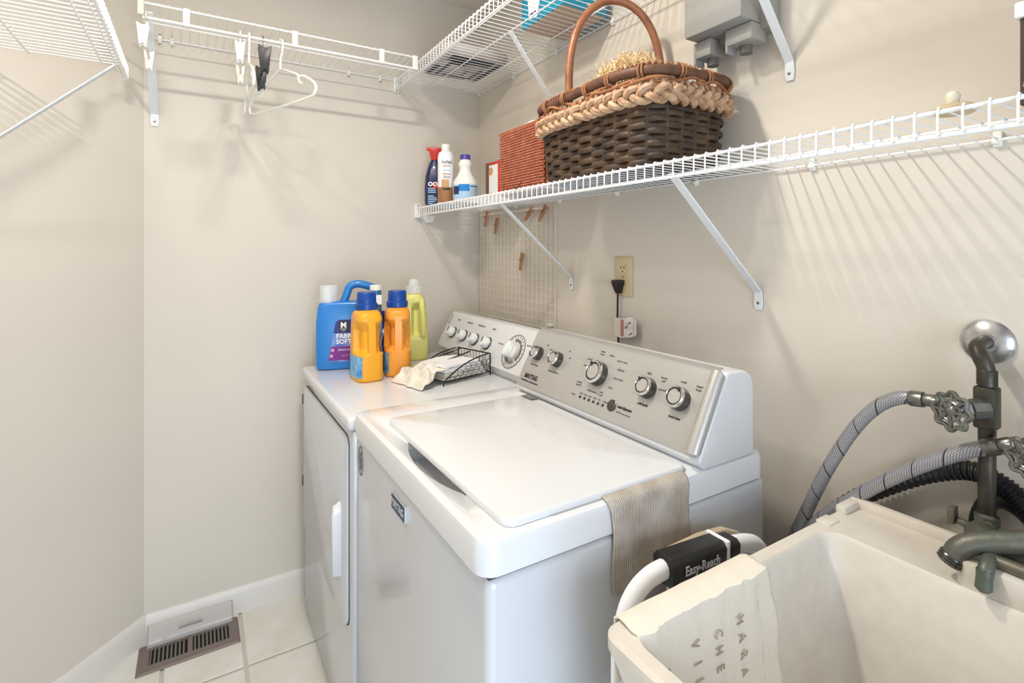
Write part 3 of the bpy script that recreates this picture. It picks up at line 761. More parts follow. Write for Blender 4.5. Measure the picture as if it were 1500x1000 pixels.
for i, wdt in enumerate((.03, .034, .034, .0, .024, .036, .044, .03, .02)):
    if wdt: MB().obox((-.024+wdt/2-.004, -.0312, .070-.0078*i), (1,0,0), (0,0,1), wdt, .0034, .0008).build('label_line', 'lightblue', sp, smooth=False)
cx_, cy_ = .212, -.262
ae = thing('aerosol_can', 'white and brown aerosol can beside the blue spray bottle', 'can', (cx_, cy_, DK), face_cam(cx_, cy_)+.25)
MB().lathe([(.030, 0), (.0325, .003), (.0325, .19), (.028, .206), (.017, .214)], (0,0,0), 36).build('body', 'white', ae)
MB().lathe([(.017, .205), (.0175, .238), (.0155, .241), (0, .241)], (0,0,0), 28).build('cap', 'plast', ae)
cp = [(0, .0325, .0325), (.25, .0325, .0325)]
patch(cp, .004, .065, -pi, pi-.001, 2, .0005, 4, 40).build('brown_band', 'brownlab', ae)
patch(cp, .065, .095, -.75*pi, -.45*pi, 2, .0006).build('picture_print', 'tanlab', ae)
patch(cp, .053, .060, -.7*pi, -.4*pi, 2, .001).build('dark_strip', 'dink', ae)
text('label_print', 'outlast', .020, (-.004, -.0330, .166), (1,0,0), (0,0,1), 'dink', ae, sx=.8)
for z, w_, m_ in ((.150, .03, 'tanlab'), (.132, .03, 'lightblue'), (.118, .034, 'tanlab'), (.108, .026, 'ink'), (.102, .03, 'ink')):
    MB().obox((-.004, -.0328, z), (1,0,0), (0,0,1), w_, .004 if z > .11 else .002, .0006).build('label_line', m_, ae, smooth=False)
bx_, by_ = .295, -.215
bl = thing('bleach_bottle', 'small white bleach bottle with violet cap and blue label', 'bottle', (bx_, by_, DK), face_cam(bx_, by_)+.1)
blp = [(0, .044), (.004, .048), (.07, .048), (.085, .046), (.105, .032), (.125, .023), (.14, .022), (.146, .026), (.156, .027), (.164, .022), (.172, .019)]
MB().lathe([(r, z) for z, r in blp], (0,0,0), 40).build('body', 'plast', bl)
MB().lathe([(.0205, .170), (.0205, .188), (.019, .190), (0, .190)], (0,0,0), 30).build('cap', 'purplecap', bl)
lp = [(0, .048, .048), (.2, .048, .048)]
patch(lp, .012, .069, -1.05*pi, .1*pi, 2, .0006, 4, 30).build('label', 'lightblue', bl)
patch(lp, .042, .069, -.70*pi, -.42*pi, 2, .001).build('label_panel', 'midblue', bl)
patch(lp, .030, .062, -.90*pi, -.70*pi, 2, .0012).build('label_logo', 'navy', bl)
patch(lp, .060, .064, -.40*pi, -.16*pi, 2, .001).build('label_bar', 'navy', bl)
for z in (.05, .042, .034, .026): patch(lp, z, z+.003, -.40*pi, -.2*pi, 2, .001, 2).build('label_line', 'silver', bl)

# small red and white carton and kraft strip behind the tissue box
rc = thing('small_carton', 'small red and white carton behind the orange woven box', 'box', (.41, -.12, DK))
MB().box(.372, .47, -.15, -.06, DK, DK+.15).build('carton', 'white', rc, smooth=False, bevel=.001, world=True)
for a in ((.372, .47, -.1515, -.149, DK+.142, DK+.151), (.445, .47, -.1515, -.149, DK, DK+.142), (.371, .47, -.15, -.06, DK+.150, DK+.152)): MB().box(*a).build('red_print', 'red', rc, smooth=False, world=True)
for zc in (.118, .02): MB().lathe([(.016, 0), (.016, .001), (0, .001)], (.388, -.1502, DK+zc), 18, (0,-1,0)).build('round_print', 'tanlab', rc, world=True)
ks = MB().box(.345, .356, -.15, -.07, DK, DK+.155).build('kraft_folder', 'kraft', smooth=False, bevel=.001); tag(ks, 'thin brown board standing left of the red and white carton', 'board')

# woven terracotta tissue box cover
tb = thing('tissue_box_cover', 'square orange woven tissue box cover left of the wicker basket', 'box', (.70, -.17, DK))
bx0, bx1, by0, by1, bh = .622, .87, -.245, -.10, .205
MB().box(bx0+.003, bx1-.003, by0+.003, by1-.003, DK, DK+bh).build('core', 'terrad', tb, smooth=False, world=True)
mb = MB(); nr, nc = 24, 22
for r in range(nr):
    for c in range(nc):
        u = bx0+(bx1-bx0)*(c+.5+.25*(r % 2))/(nc+.25); z = DK+bh*(r+.5)/nr
        dx = (bx1-bx0)/nc*.58; dz = bh/nr*.52
        if u+dx > bx1+.004: continue
        mb.loft([[Vector((u-dx, by0+.002, z-dz*.2)), Vector((u-dx, by0+.002, z+dz*.7)), Vector((u-dx, by0+.0035, z+dz*.3))],
                 [Vector((u-dx*.3, by0-.003, z-dz*.7)), Vector((u-dx*.3, by0-.003, z+dz*.5)), Vector((u-dx*.3, by0+.003, z))],
                 [Vector((u+dx*.4, by0-.003, z-dz*.9)), Vector((u+dx*.4, by0-.003, z+dz*.3)), Vector((u+dx*.4, by0+.003, z-dz*.3))],
                 [Vector((u+dx, by0+.002, z-dz)), Vector((u+dx, by0+.002, z)), Vector((u+dx, by0+.0035, z-dz*.5))]])
wv = mb.build('front_weave', 'terra', tb, world=True); wv['kind'] = 'stuff'
mb = MB()
for r in range(nr):
    for c in range(9):
        v = by0+(by1-by0)*(c+.5+.25*(r % 2))/9.3; z = DK+bh*(r+.5)/nr; dy = .0095; dz = bh/nr*.45
        for xx, sg in ((bx1, 1), (bx0, -1)): mb.loft([[Vector((xx-sg*.002, v-dy, z-dz)), Vector((xx-sg*.002, v-dy, z+dz)), Vector((xx-sg*.004, v-dy, z))], [Vector((xx+sg*.003, v, z-dz)), Vector((xx+sg*.003, v, z+dz)), Vector((xx-sg*.003, v, z))], [Vector((xx-sg*.002, v+dy, z-dz)), Vector((xx-sg*.002, v+dy, z+dz)), Vector((xx-sg*.004, v+dy, z))]])
wv = mb.build('side_weave', 'terra', tb, world=True); wv['kind'] = 'stuff'
mb = MB(); mb.tube([(bx0, by0, DK+bh), (bx1, by0, DK+bh), (bx1, by1, DK+bh), (bx0, by1, DK+bh)], .004, 8, closed=True); mb.build('rim', 'terra', tb, world=True)
mb = MB(); g = 12
for a in range(g+1):
    for b in range(g+1):
        u, v = a/g-.5, b/g-.5
        mb.v.append(Vector((.715+u*.11+.008*sin(v*9), -.17+v*.08, DK+bh+.004+.034*max(0, 1-(u*u+v*v)*5)+.008*noise(Vector((u*9, v*9, 5))))))
for a in range(g):
    for b in range(g): mb.f.append((a*(g+1)+b, a*(g+1)+b+1, (a+1)*(g+1)+b+1, (a+1)*(g+1)+b))
ti = mb.build('tissue', 'white'); tag(ti, 'white tissue poking out of the orange woven box', 'tissue')

# ------------------------------------------------------------------ wicker basket
BC = Vector((1.148, -.168, DK))
bs = thing('wicker_basket', 'dark brown wicker basket with tan braided rim and arched cane handle', 'basket', BC)
BHx, BHy = .213, .128
def bk_ring(t, h, extra=0.):
    """perimeter point of the basket at parameter t (0..1), height h above the deck"""
    hx = BHx+.075*h+extra; hy = BHy+.08*h+extra; n = 5.
    a = 2*pi*t; c, s_ = cos(a), sin(a)
    return Vector((hx*math.copysign(abs(c)**(2/n), c), hy*math.copysign(abs(s_)**(2/n), s_), h))
# even arc-length parameters
_ts = []
def arc_params(n, h=.07):
    K = 1200; P = [bk_ring(i/K, h) for i in range(K+1)]; Ls = [0]
    for i in range(K): Ls.append(Ls[-1]+(P[i+1]-P[i]).length)
    out = []; j = 0
    for i in range(n):
        s_ = Ls[-1]*i/n
        while Ls[j+1] < s_: j += 1
        out.append((j+(s_-Ls[j])/(Ls[j+1]-Ls[j]))/K)
    return out
def nrm_at(t, h):
    a = bk_ring((t-.001) % 1, h); b = bk_ring((t+.001) % 1, h); d = b-a; return Vector((d.y, -d.x, 0)).normalized()
NS = 30; tp4 = arc_params(NS*4)
BHT = .150
core = MB(); tpc = arc_params(96)
core.loft([[bk_ring(t, h, -.008) for t in tpc] for h in (0, .03, .06, .09, .12, .155)], (True, False)); core.build('inner_shell', 'wickcore', bs)
rowh = .0134
for r in range(11):
    h = .007+r*rowh; pts = []
    for i in range(NS*4):
        ph = sin(pi*(i/4+(r % 2)))
        jit = .0006*sin(i*1.7+r*2.1)
        pts.append(bk_ring(tp4[i], h+jit)+nrm_at(tp4[i], h)*(.0046*ph-.001))
    MB().tube(pts, .0052, 8, closed=True, sq=1.5, twist=.2).build('woven_strand', 'wicker', bs)
tps = arc_params(NS); stk = None
for i in range(NS):
    p0, p1 = bk_ring(tps[i], .0), bk_ring(tps[i], .158)
    MB().tube([p0, p1], .0046, 6).build('stake', 'wicker', bs)
# braided band
tpb = arc_params(360, .15)
for k_ in range(3):
    pts = []
    for i in range(360):
        ph = 2*pi*(i/360*15)+2*pi*k_/3; t = tpb[i]
        pts.append(bk_ring(t, .150+.0145*sin(ph))+nrm_at(t, .15)*(.012+.0085*sin(2*ph)))
    MB().tube(pts, .0088, 7, closed=True).build('braid_strand', 'braid', bs)
# pale uprights between braid and rim
tpu = arc_params(64, .17)
for i in range(64):
    t = tpu[i]; p = bk_ring(t, .158)+nrm_at(t, .16)*.010; q_ = bk_ring(t, .186)+nrm_at(t, .16)*.004
    MB().tube([p, (p+q_)/2+nrm_at(t, .16)*.004, q_], .0052, 6).build('wrapped_upright', 'braid', bs)
# wavy vines, rim hoop
for k_ in range(2):
    pts = []
    for i in range(360):
        t = tpb[i]; pts.append(bk_ring(t, .182+.007*sin(2*pi*i/360*9+k_*2.2)+.004*sin(i*.11+k_))+nrm_at(t, .17)*(.010+.004*sin(2*pi*i/360*7+k_*pi)))
    MB().tube(pts, .0038, 6, closed=True).build('vine', 'vine', bs)
pts = []
for i in range(180): t = tpb[i*2]; pts.append(bk_ring(t, .204+.003*sin(i*.14))+nrm_at(t, .17)*.006)
MB().tube(pts, .0105, 10, closed=True, sq=1.1).build('rim_hoop', 'rim', bs)
pts = []
for i in range(720):
    t = tpb[i//2] if i % 2 == 0 else (tpb[i//2]+tpb[(i//2+1) % 360]+(1 if i//2 == 359 else 0))/2 % 1
    a = 2*pi*i/720*110; pts.append(bk_ring(t, .214+.0045*sin(a))+nrm_at(t, .17)*(.004+.0045*cos(a)))
MB().tube(pts, .0034, 5, closed=True).build('rim_wrapping', 'vine', bs)
for i in range(16):
    t = tpb[int(i*22.5+6)]; c = bk_ring(t, .202)+nrm_at(t, .17)*.006; N = nrm_at(t, .17); T = Vector((-N.y, N.x, 0))
    for dt in (-.004, .004): MB().tube([c+T*dt+N*.013*cos(a)+Vector((0,0,.016*sin(a))) for a in [2*pi*j/14 for j in range(14)]], .0026, 5, closed=True).build('rim_tie', 'vine', bs)
# handle arch
hA, hB = Vector((1.062, -.288, DK+.12))-BC, Vector((1.158, -.046, DK+.12))-BC
arch = []
for i in range(41):
    a = pi*i/40; m_ = (hA+hB)/2; u = (hB-hA)/2
    arch.append(m_-u*cos(a)*(1.0+.10*sin(a))+Vector((0,0,.09+.272*sin(a)**.82)) )
arch = [hA]+arch+[hB]
MB().tube(smooth_path(arch, 2), .0105, 12).build('handle', 'handle', bs)
# raffia filling
mb = MB(); rnd = random.Random(3)
for i in range(900):
    u, v = rnd.uniform(-1, 1), rnd.uniform(-1, 1)
    if u*u+v*v > 1: continue
    c = BC+Vector((.015+u*.11, -.005+v*.075, .238+.064*(1-u*u-v*v)+rnd.uniform(-.01, .012)))
    a = rnd.uniform(0, 2*pi); el = rnd.uniform(-.3, .8); L_ = rnd.uniform(.02, .045)
    d_ = Vector((cos(a)*cos(el), sin(a)*cos(el), sin(el))); sd = d_.cross(Vector((0,0,1))).normalized()*.0013; upv = Vector((0,0,1))
    rings = []
    for j in range(5):
        s_ = j/4; p = c+d_*L_*(s_-.3)+upv*.008*sin(s_*pi*2+i)+sd*4*sin(s_*5+i)
        rings.append([p-sd, p+sd, p+upv*.0006])
    mb.loft(rings)
rf = mb.build('raffia_filling', 'raffia'); tag(rf, 'pale blond raffia filling heaped in the wicker basket', 'raffia'); rf['kind'] = 'stuff'
mb = MB(); g = 8
for a in range(g+1):
    for b in range(g+1):
        u, v = a/g-.5, b/g-.5; mb.v.append(BC+Vector((.105+u*.05, .04+v*.05, .208+.024*max(0, 1-4*(u*u+v*v))+.006*noise(Vector((u*9, v*9, 2))))))
for a in range(g):
    for b in range(g): mb.f.append((a*(g+1)+b, a*(g+1)+b+1, (a+1)*(g+1)+b+1, (a+1)*(g+1)+b))
pw = mb.build('white_paper', 'white'); tag(pw, 'scrap of white paper tucked in the wicker basket by its handle', 'paper')
tw = MB().tube(smooth_path([(.80, -.296, DK+.004), (.815, -.308, DK+.006), (.83, -.309, DK-.003), (.845, -.308, DK+.004), (.85, -.305, DK+.014), (.84, -.30, DK+.012)], 5), .0014, 6).build('twist_tie', 'black')
tag(tw, 'black twist tie caught on the shelf below the orange woven box', 'tie')
# small wooden lid and dark storage box at the right end of the shelf
wl_ = thing('wooden_lid', 'small pale wooden lid with knob lying on the wire shelf', 'lid', (1.862, -.245, DK))
MB().lathe([(.021, 0), (.025, .003), (.025, .007), (.019, .012), (0, .013)], (0,0,0), 28).build('disc', 'woodlt', wl_)
MB().lathe([(.006, .012), (.0075, .018), (.0085, .025), (.006, .030), (0, .032)], (-.002, 0, 0), 16).build('knob', 'cream', wl_)
db = thing('storage_box', 'dark brown box with white lid at the right end of the lower shelf', 'box', (2.02, -.14, DK))
MB().box(1.922, 2.15, -.225, -.03, DK, DK+.112).build('body', 'darkbrown', db, smooth=False, bevel=.002, world=True)
MB().box(1.918, 2.155, -.23, -.025, DK+.112, DK+.132).build('lid', 'white', db, smooth=False, bevel=.002, world=True)
pb = thing('plastic_bag', 'crumpled pinkish clear bag in front of the dark storage box', 'bag', (1.96, -.262, DK))
mb = MB()
rings = []
for i in range(9):
    a = pi*i/8; rings.append([Vector((1.982, -.262, DK))+Vector(((.045*sin(a)+.001)*cos(2*pi*j/18)*(1+.15*sin(j*2+i)), (.028*sin(a)+.001)*sin(2*pi*j/18), .024-.023*cos(a))) for j in range(18)])
mb.loft(rings).build('bag_film', mat('pinkish_film', (216, 190, 186), .25, alpha=.6), pb, world=True)

# ------------------------------------------------------------------ things on the upper shelf
UK = 2.0568
tl = thing('teal_carton', 'teal and white paper-goods carton on the upper wire shelf', 'carton', (.82, -.12, UK))
MB().box(.70, .925, -.206, -.035, UK, UK+.11).build('carton', 'tealbox', tl, smooth=False, bevel=.001, world=True)
MB().box(.703, .922, -.203, -.038, UK-.0004, UK+.001).build('carton_bottom', 'card', tl, smooth=False, world=True)
mb = MB(); mb.prism([(.745, UK+.02), (.79, UK+.014), (.805, UK+.06), (.79, UK+.11), (.735, UK+.11), (.74, UK+.06)], lambda u, v, w: Vector((u, w, v)), -.2068, -.206); mb.build('white_print', 'white', tl, smooth=False, world=True)
MB().box(.752, .785, -.2072, -.2066, UK+.03, UK+.036).build('print_line', 'purplecap', tl, smooth=False, world=True)
MB().box(.9252, .9258, -.19, -.14, UK+.04, UK+.10).build('side_print', 'white', tl, smooth=False, world=True)
MB().box(.9252, .9258, -.13, -.06, UK+.055, UK+.10).build('side_panel', 'dink', tl, smooth=False, world=True)
MB().box(.9252, .9258, -.115, -.05, UK+.016, UK+.026).build('print_line', 'ivory', tl, smooth=False, world=True)
bg = thing('printed_bag', 'flat black and white printed bag lying in the shelf corner', 'bag', (.27, -.22, UK))
rings = []
for i in range(9):
    t = i/8; z = UK+.001+.045*t; s_ = (1-abs(2*t-1)**3)*.12+.88
    rings.append([Vector((.275+.15*s_*math.copysign(abs(cos(a))**.25, cos(a))+.006*sin(a*7), -.215+.14*s_*math.copysign(abs(sin(a))**.25, sin(a)), z)) for a in [2*pi*j/40 for j in range(40)]])
MB().loft(rings).build('bag_body', 'bag', bg, world=True)
for i, (x0, x1, y0, y1) in enumerate(((.15, .26, -.325, -.305), (.16, .33, -.29, -.275), (.33, .395, -.31, -.13), (.30, .34, -.28, -.22), (.155, .38, -.115, -.098), (.165, .30, -.145, -.132), (.155, .175, -.26, -.15), (.20, .25, -.19, -.18))):
    MB().box(x0, x1, y0, y1, UK-.0002, UK+.0014).build('dark_print', 'dink', bg, smooth=False, world=True)

# ------------------------------------------------------------------ grey utility box on the right wall
nb2 = thing('utility_box', 'grey plastic utility box on the wall above the basket', 'box', (1.375, 0, 1.84))
MB().box(1.298, 1.452, -.122, -.018, 1.838, 2.03).build('cover', 'nid', nb2, bevel=.006, world=True)
MB().box(1.287, 1.468, -.05, 0, 1.826, 2.04).build('back_plate', 'nid', nb2, bevel=.004, world=True)
for x0, x1, z0 in ((1.296, 1.345, 1.785), (1.385, 1.452, 1.787)):
    h_ = MB(); h_.box(x0, x1, -.085, -.03, z0+.012, 1.836); h_.box(x0, x0+.006, -.085, -.05, z0-.004, z0+.014)
    hh = h_.build('cable_hood', 'nid', nb2, bevel=.002, world=True)
    MB().lathe([(.014, 0), (.014, .02), (.009, .02), (.009, .002)], (x0+.03, -.05, z0-.006), 16).build('cable_port', 'niddark', hh, world=True)
for x0 in (1.31, 1.44): MB().lathe([(.004, 0), (.004, .006), (0, .006)], (x0, -.06, 1.834), 10, (0,-.6,-1)).build('latch_screw', 'screw', nb2, world=True)

# ------------------------------------------------------------------ outlet, plug, cord, paper tag
ou = thing('wall_outlet', 'ivory duplex outlet on the right wall above the washer', 'outlet', (.967, 0, 1.248))
MB().box(.929, 1.006, -.006, 0, 1.187, 1.309).build('cover_plate', 'ivory', ou, bevel=.003, world=True)
for zc in (1.272, 1.224):
    so = MB().loft([[Vector((p.x, y_, p.y)) for p in rrect(.951, .984, zc-.015, zc+.015, .012, 0)] for y_ in (-.006, -.0085)]).build('socket', 'ivory', ou, world=True)
    for xx in (.961, .974): MB().box(xx-.0012, xx+.0012, -.0092, -.0084, zc-.001, zc+.009).build('slot', 'dink', so, smooth=False, world=True)
    MB().lathe([(.0026, 0), (.0026, .0008), (0, .0008)], (.9675, -.0085, zc-.008), 10, (0,-1,0)).build('ground_hole', 'dink', so, world=True)
screw_at(ou, (.9675, -.006, 1.248), (0,-1,0), .003)
pc = thing('power_cord', 'black power cord plugged into the ivory outlet', 'cord', (.955, -.02, 1.22))
mb = MB(); mb.loft([[Vector((.9585+a*wd, -.0092-b, z)) for a, b in ((-1, 0), (1, 0), (.8, dp), (-.8, dp))] for z, wd, dp in ((1.238, .019, .022), (1.232, .021, .026), (1.212, .013, .022), (1.196, .008, .016))]); mb.build('plug', 'black', pc, bevel=.003, world=True)
cpth = smooth_path([(.957, -.018, 1.205), (.954, -.016, 1.16), (.951, -.014, 1.10), (.955, -.014, 1.03), (.96, -.03, .95), (.965, -.05, .8)], 6)
MB().tube(cpth, .0032, 8).build('cord', 'black', pc, world=True)
tg = thing('paper_tag', 'folded white and pink paper tag wrapped round the black cord', 'tag', (1.0, -.02, 1.09))
rings = []
for i in range(21):
    t = i/20; x = .944+.10*t; y_ = -.02-.01*sin(t*pi)-.006*sin(t*14)*(t > .6); zt = 1.121+.006*t+.004*sin(t*11)*(t > .6); zb = 1.068-.004*sin(t*5)+(.012*(t-.8)*3 if t > .8 else 0)
    rings.append([Vector((x, y_, zt)), Vector((x, y_, zb)), Vector((x, y_-.0008, zb)), Vector((x, y_-.0008, zt))])
MB().loft(rings).build('tag_sheet', 'paper', tg, smooth=False, world=True)
MB().box(.985, .996, -.0335, -.0305, 1.071, 1.120).build('pink_stripe', mat('rose_stripe', (176, 128, 112), .7), tg, smooth=False, world=True)
for (a, b) in ((1.012, 1.10), (1.024, 1.113), (1.03, 1.082)): MB().obox((a, -.036, b), (1,0,.5), (0,0,1), .014, .005, .0012).build('tag_print', 'ink', tg, smooth=False, world=True)

# ------------------------------------------------------------------ wire grid panel with pins
gp = thing('wire_grid_panel', 'pale wire grid panel hung on the wall above the dryer', 'grid', (.315, -.012, 1.04))
gx0, gx1, gz0, gz1 = .012, .622, 1.035, 1.492
mb = None
v_ = MB().tube([(0, 0, 0), (0, 0, gz1-gz0)], .0011, 5).build('grid_wire', 'grid', gp); v_.location = Vector((gx0, -.010, gz0))-gp.location
nx_ = 20
for i in range(1, nx_+1): inst(v_, gp, Vector((gx0+(gx1-gx0)*i/nx_, -.010, gz0))-gp.location)
h_ = MB().tube([(0, 0, 0), (gx1-gx0, 0, 0)], .0011, 5).build('grid_wire', 'grid', gp); h_.location = Vector((gx0, -.0125, gz0))-gp.location
for i in range(1, 16): inst(h_, gp, Vector((gx0, -.0125, gz0+(gz1-gz0)*i/15))-gp.location)
mb = MB(); mb.tube([(gx0, -.0112, gz0), (gx1, -.0112, gz0), (gx1, -.0112, gz1), (gx0, -.0112, gz1)], .0024, 6, closed=True); mb.build('frame', 'grid', gp, world=True)
MB().tube([(.06, -.02, 1.487), (.57, -.02, 1.487)], .004, 8).build('hanging_bar', 'grid', gp, world=True)
for xx in (.575, .59): MB().lathe([(.006, 0), (.006, .012), (0, .013)], (xx, 0, 1.05), 12, (0,-1,0)).build('mounting_stud', 'plast', gp, world=True)
pins = [(.118, 1.468, .35, 'wooden clothespin nearest the room corner on the wire grid'), (.208, 1.432, .35, 'wooden clothespin second from the corner, hanging lower on the grid'), (.411, 1.283, .3, 'lone wooden clothespin in the middle of the wire grid'), (.465, 1.468, .9, 'slanted wooden clothespin at the top of the grid under the brace'), (.560, 1.466, .7, 'rightmost wooden clothespin at the top of the wire grid')]
for x, z, tilt, lab in pins:
    t = thing('clothespin', lab, 'clothespin', (x, -.024, z), 0, 'clothespins on the wire grid')
    for s_ in (-1, 1):
        U = Vector((sin(tilt+s_*.09), 0, cos(tilt+s_*.09))); R_ = Vector((U.z, 0, -U.x))
        MB().obox(R_*.0045*s_, R_, U, .006, .072, .009).build('prong', 'wood', t, smooth=False, bevel=.0015)
    MB().tube([(-.008, -.006, .008), (.008, -.006, .008)], .002, 6).build('spring', 'screw', t)

# ------------------------------------------------------------------ hangers on the rail
RZ = 2.008
def skirt_hanger(x, y, m, mclip, label, drop=.075, half=.125, wob=0., cs=1.):
    t = thing('clip_hanger', label, 'hanger', (x, y, RZ), wob, 'hangers on the far rail')
    hk = [(-.0, 0, -.03)]+[(.012*cos(a), 0, .004+.012*sin(a)) for a in [pi*1.1-pi*1.25*i/12 for i in range(13)]]
    hk = [(0, 0, -drop), (-.004, 0, -.04), (-.0105, 0, -.008)]+[(.0105*cos(a), 0, .003+.0085*sin(a)) for a in [pi-pi*1.15*i/12 for i in range(13)]]
    MB().tube(smooth_path(hk, 3), .0028 if m != 'black' else .0014, 8).build('hook', m if m != 'black' else 'screw', t)
    MB().obox((0, 0, -drop), (1,0,0), (0,0,1), 2*half, .009, .006).build('bar', m, t, bevel=.002)
    for s_ in (-1, 1):
        cx = s_*half*.92
        cl = MB(); cl.prism([(-.016, .012), (-.004, .006), (.004, .006), (.016, .012), (.012, -.02), (.009, -.05), (0, -.043), (-.009, -.05), (-.012, -.02)], lambda u, v, w: Vector((cx+w*cs, u*.9*cs, -drop+.012+v*cs)), -.014, -.008)
        cl.prism([(-.016, .012), (-.004, .006), (.004, .006), (.016, .012), (.012, -.02), (.009, -.05), (0, -.043), (-.009, -.05), (-.012, -.02)], lambda u, v, w: Vector((cx+w*cs, u*.9*cs, -drop+.012+v*cs)), .008, .014)
        c_ = cl.build('clip', mclip, t, bevel=.0015)
        MB().obox((cx, 0, -drop-.002), (1,0,0), (0,0,1), .02, .02, .012).build('clip_spring', 'screw' if m != 'black' else 'black', c_, bevel=.002)
    return t
skirt_hanger(.307, -1.253, 'cream', 'plast', 'cream clip hanger at the left end of the far rail', .085)
skirt_hanger(.307, -1.010, 'plast', 'plast', 'white clip hanger on the far rail left of the black one', .085, wob=radians(-4))
skirt_hanger(.307, -.945, 'black', 'black', 'black clip hanger hanging from the far rail', .085, .11, wob=radians(-3), cs=1.3)
def tube_hanger(x, y, rz, label, tilt=0.):
    t = thing('coat_hanger', label, 'hanger', (x, y, RZ), rz, 'hangers on the far rail')
    hk = [(0, 0, -.09), (0, 0, -.055), (.008, 0, -.04), (.0135, 0, -.015), (.0115, 0, .004), (0, 0, .0105), (-.0115, 0, .004), (-.014, 0, -.012)]
    MB().tube(smooth_path(hk, 4), .0036, 8).build('hook', 'plast', t)
    w = .2
    body = [(0, 0, -.088), (.06, 0, -.108), (.10, 0, -.124), (.112, 0, -.136), (.124, 0, -.132), (.17, 0, -.152), (w, 0, -.176), (w-.004, 0, -.198), (w-.03, 0, -.206), (0, 0, -.210), (-w+.03, 0, -.206), (-w+.004, 0, -.198), (-w, 0, -.176), (-.17, 0, -.152), (-.124, 0, -.132), (-.112, 0, -.136), (-.10, 0, -.124), (-.06, 0, -.108)]
    MB().tube(smooth_path(body, 3, True), .0042, 8, closed=True).build('frame', 'plast', t)
    for s_ in (-1, 1): MB().tube([(s_*.10, 0, -.124), (s_*.112, 0, -.15), (s_*.124, 0, -.155)], .0034, 6).build('strap_notch', 'plast', t)
    return t
tube_hanger(.307, -.985, radians(-1), 'white tubular hanger seen edge-on beside the black clips')
tube_hanger(.307, -.893, radians(22), 'white tubular coat hanger turned sideways on the far rail')

# ------------------------------------------------------------------ floor register with clear deflector
fv = thing('floor_register', 'brownish metal floor vent by the far baseboard', 'vent', (.10, -1.146, 0))
vx0, vx1, vy0, vy1 = .03, .172, -1.292, -1.0
MB().box(vx0+.02, vx1-.02, vy0+.02, vy1-.02, .0003, .0012).build('duct', 'ventd', fv, smooth=False, world=True)
def frame(x0, x1, y0, y1, ix, iy, z0, z1, nm, m, par):
    o_ = rrect(x0, x1, y0, y1, .004, z0, 2); i_ = rrect(x0+ix, x1-ix, y0+iy, y1-iy, .002, z0, 2)
    up_ = lambda r, z: [Vector((p.x, p.y, z)) for p in r]
    oi = rrect(x0+.005, x1-.005, y0+.005, y1-.005, .004, z1, 2)
    mb = MB(); mb.loft([o_, oi, up_(i_, z1), i_], (False, False)); return mb.build(nm, m, par, world=True, smooth=False)
frame(vx0, vx1, vy0, vy1, .033, .032, 0, .006, 'frame', 'vent', fv)
ym = (vy0+vy1)/2
MB().box(vx0+.03, vx1-.03, ym-.007, ym+.007, .002, .0058).build('centre_bar', 'vent', fv, smooth=False, world=True)
sl = None
for s_, n_ in ((vy0+.036, 9), (ym+.014, 9)):
    for i in range(n_):
        y_ = s_+i*.0115
        if sl is None:
            sl = MB(); sl.obox((0, 0, 0), (1,0,0), (0, 1, .55), vx1-vx0-.064, .0052, .0014); sl = sl.build('louvre', mat('louvre_grey', (118, 114, 106), .5), fv, smooth=False); sl.location = Vector(((vx0+vx1)/2, y_, .0034))-fv.location
        else: inst(sl, fv, Vector(((vx0+vx1)/2, y_, .0034))-fv.location)
df = thing('air_deflector', 'clear plastic air deflector leaning behind the floor vent', 'deflector', (.03, -1.15, 0))
rings = []
for i in range(9):
    t = i/8; x = .055-.034*t**1.4; z = .006+.055*t
    rings.append([Vector((x, -1.268, z)), Vector((x, -1.018, z)), Vector((x-.0015, -1.018, z)), Vector((x-.0015, -1.268, z))])
MB().loft(rings).build('shield', 'clearp', df, world=True)
for y_ in (-1.2675, -1.0185): MB().tube([(.055-.034*(i/8)**1.4, y_, .006+.055*i/8) for i in range(9)], .0016, 6).build('shield_edge', mat('deflector_edge', (176, 160, 156), .3, alpha=.8), df, world=True)
MB().tube([(.0225, -1.268, .0605), (.0225, -1.018, .0605)], .0014, 6).build('shield_edge', 'clearp', df, world=True)
MB().box(.034, .040, -1.18, -1.11, .03, .036).build('slot_mark', 'vent', df, smooth=False, world=True)

# ------------------------------------------------------------------ laundry sink
SX0, SX1, SY0, SY1, SZ = 1.657, 2.26, -.700, -.088, .862
sk = thing('laundry_sink', 'deep cream plastic laundry tub to the right of the washer', 'sink', ((SX0+SX1)/2, (SY0+SY1)/2, 0))
ix0, ix1, iy0, iy1 = SX0+.028, SX1-.028, SY0+.026, -.222
k = 6
mb = MB()
mb.loft([rrect(SX0+.03, SX1-.03, SY0+.03, SY1-.02, .03, .50, k), rrect(SX0+.012, SX1-.012, SY0+.012, SY1-.004, .03, .80, k), rrect(SX0+.006, SX1-.006, SY0+.004, SY1, .026, .83, k), rrect(SX0, SX1, SY0, SY1, .024, .842, k), rrect(SX0, SX1, SY0, SY1, .024, SZ-.005, k), rrect(SX0+.005, SX1-.005, SY0+.005, SY1-.005, .02, SZ, k),
         rrect(ix0-.004, ix1+.004, iy0-.004, iy1+.004, .035, SZ, k), rrect(ix0, ix1, iy0, iy1, .034, SZ-.006, k), rrect(ix0+.012, ix1-.012, iy0+.010, iy1-.012, .036, .70, k), rrect(ix0+.03, ix1-.03, iy0+.03, iy1-.035, .04, .53, k), rrect(ix0+.06, ix1-.06, iy0+.06, iy1-.06, .04, .515, k)], (True, True))
mb.build('basin', 'sink', sk, world=True)
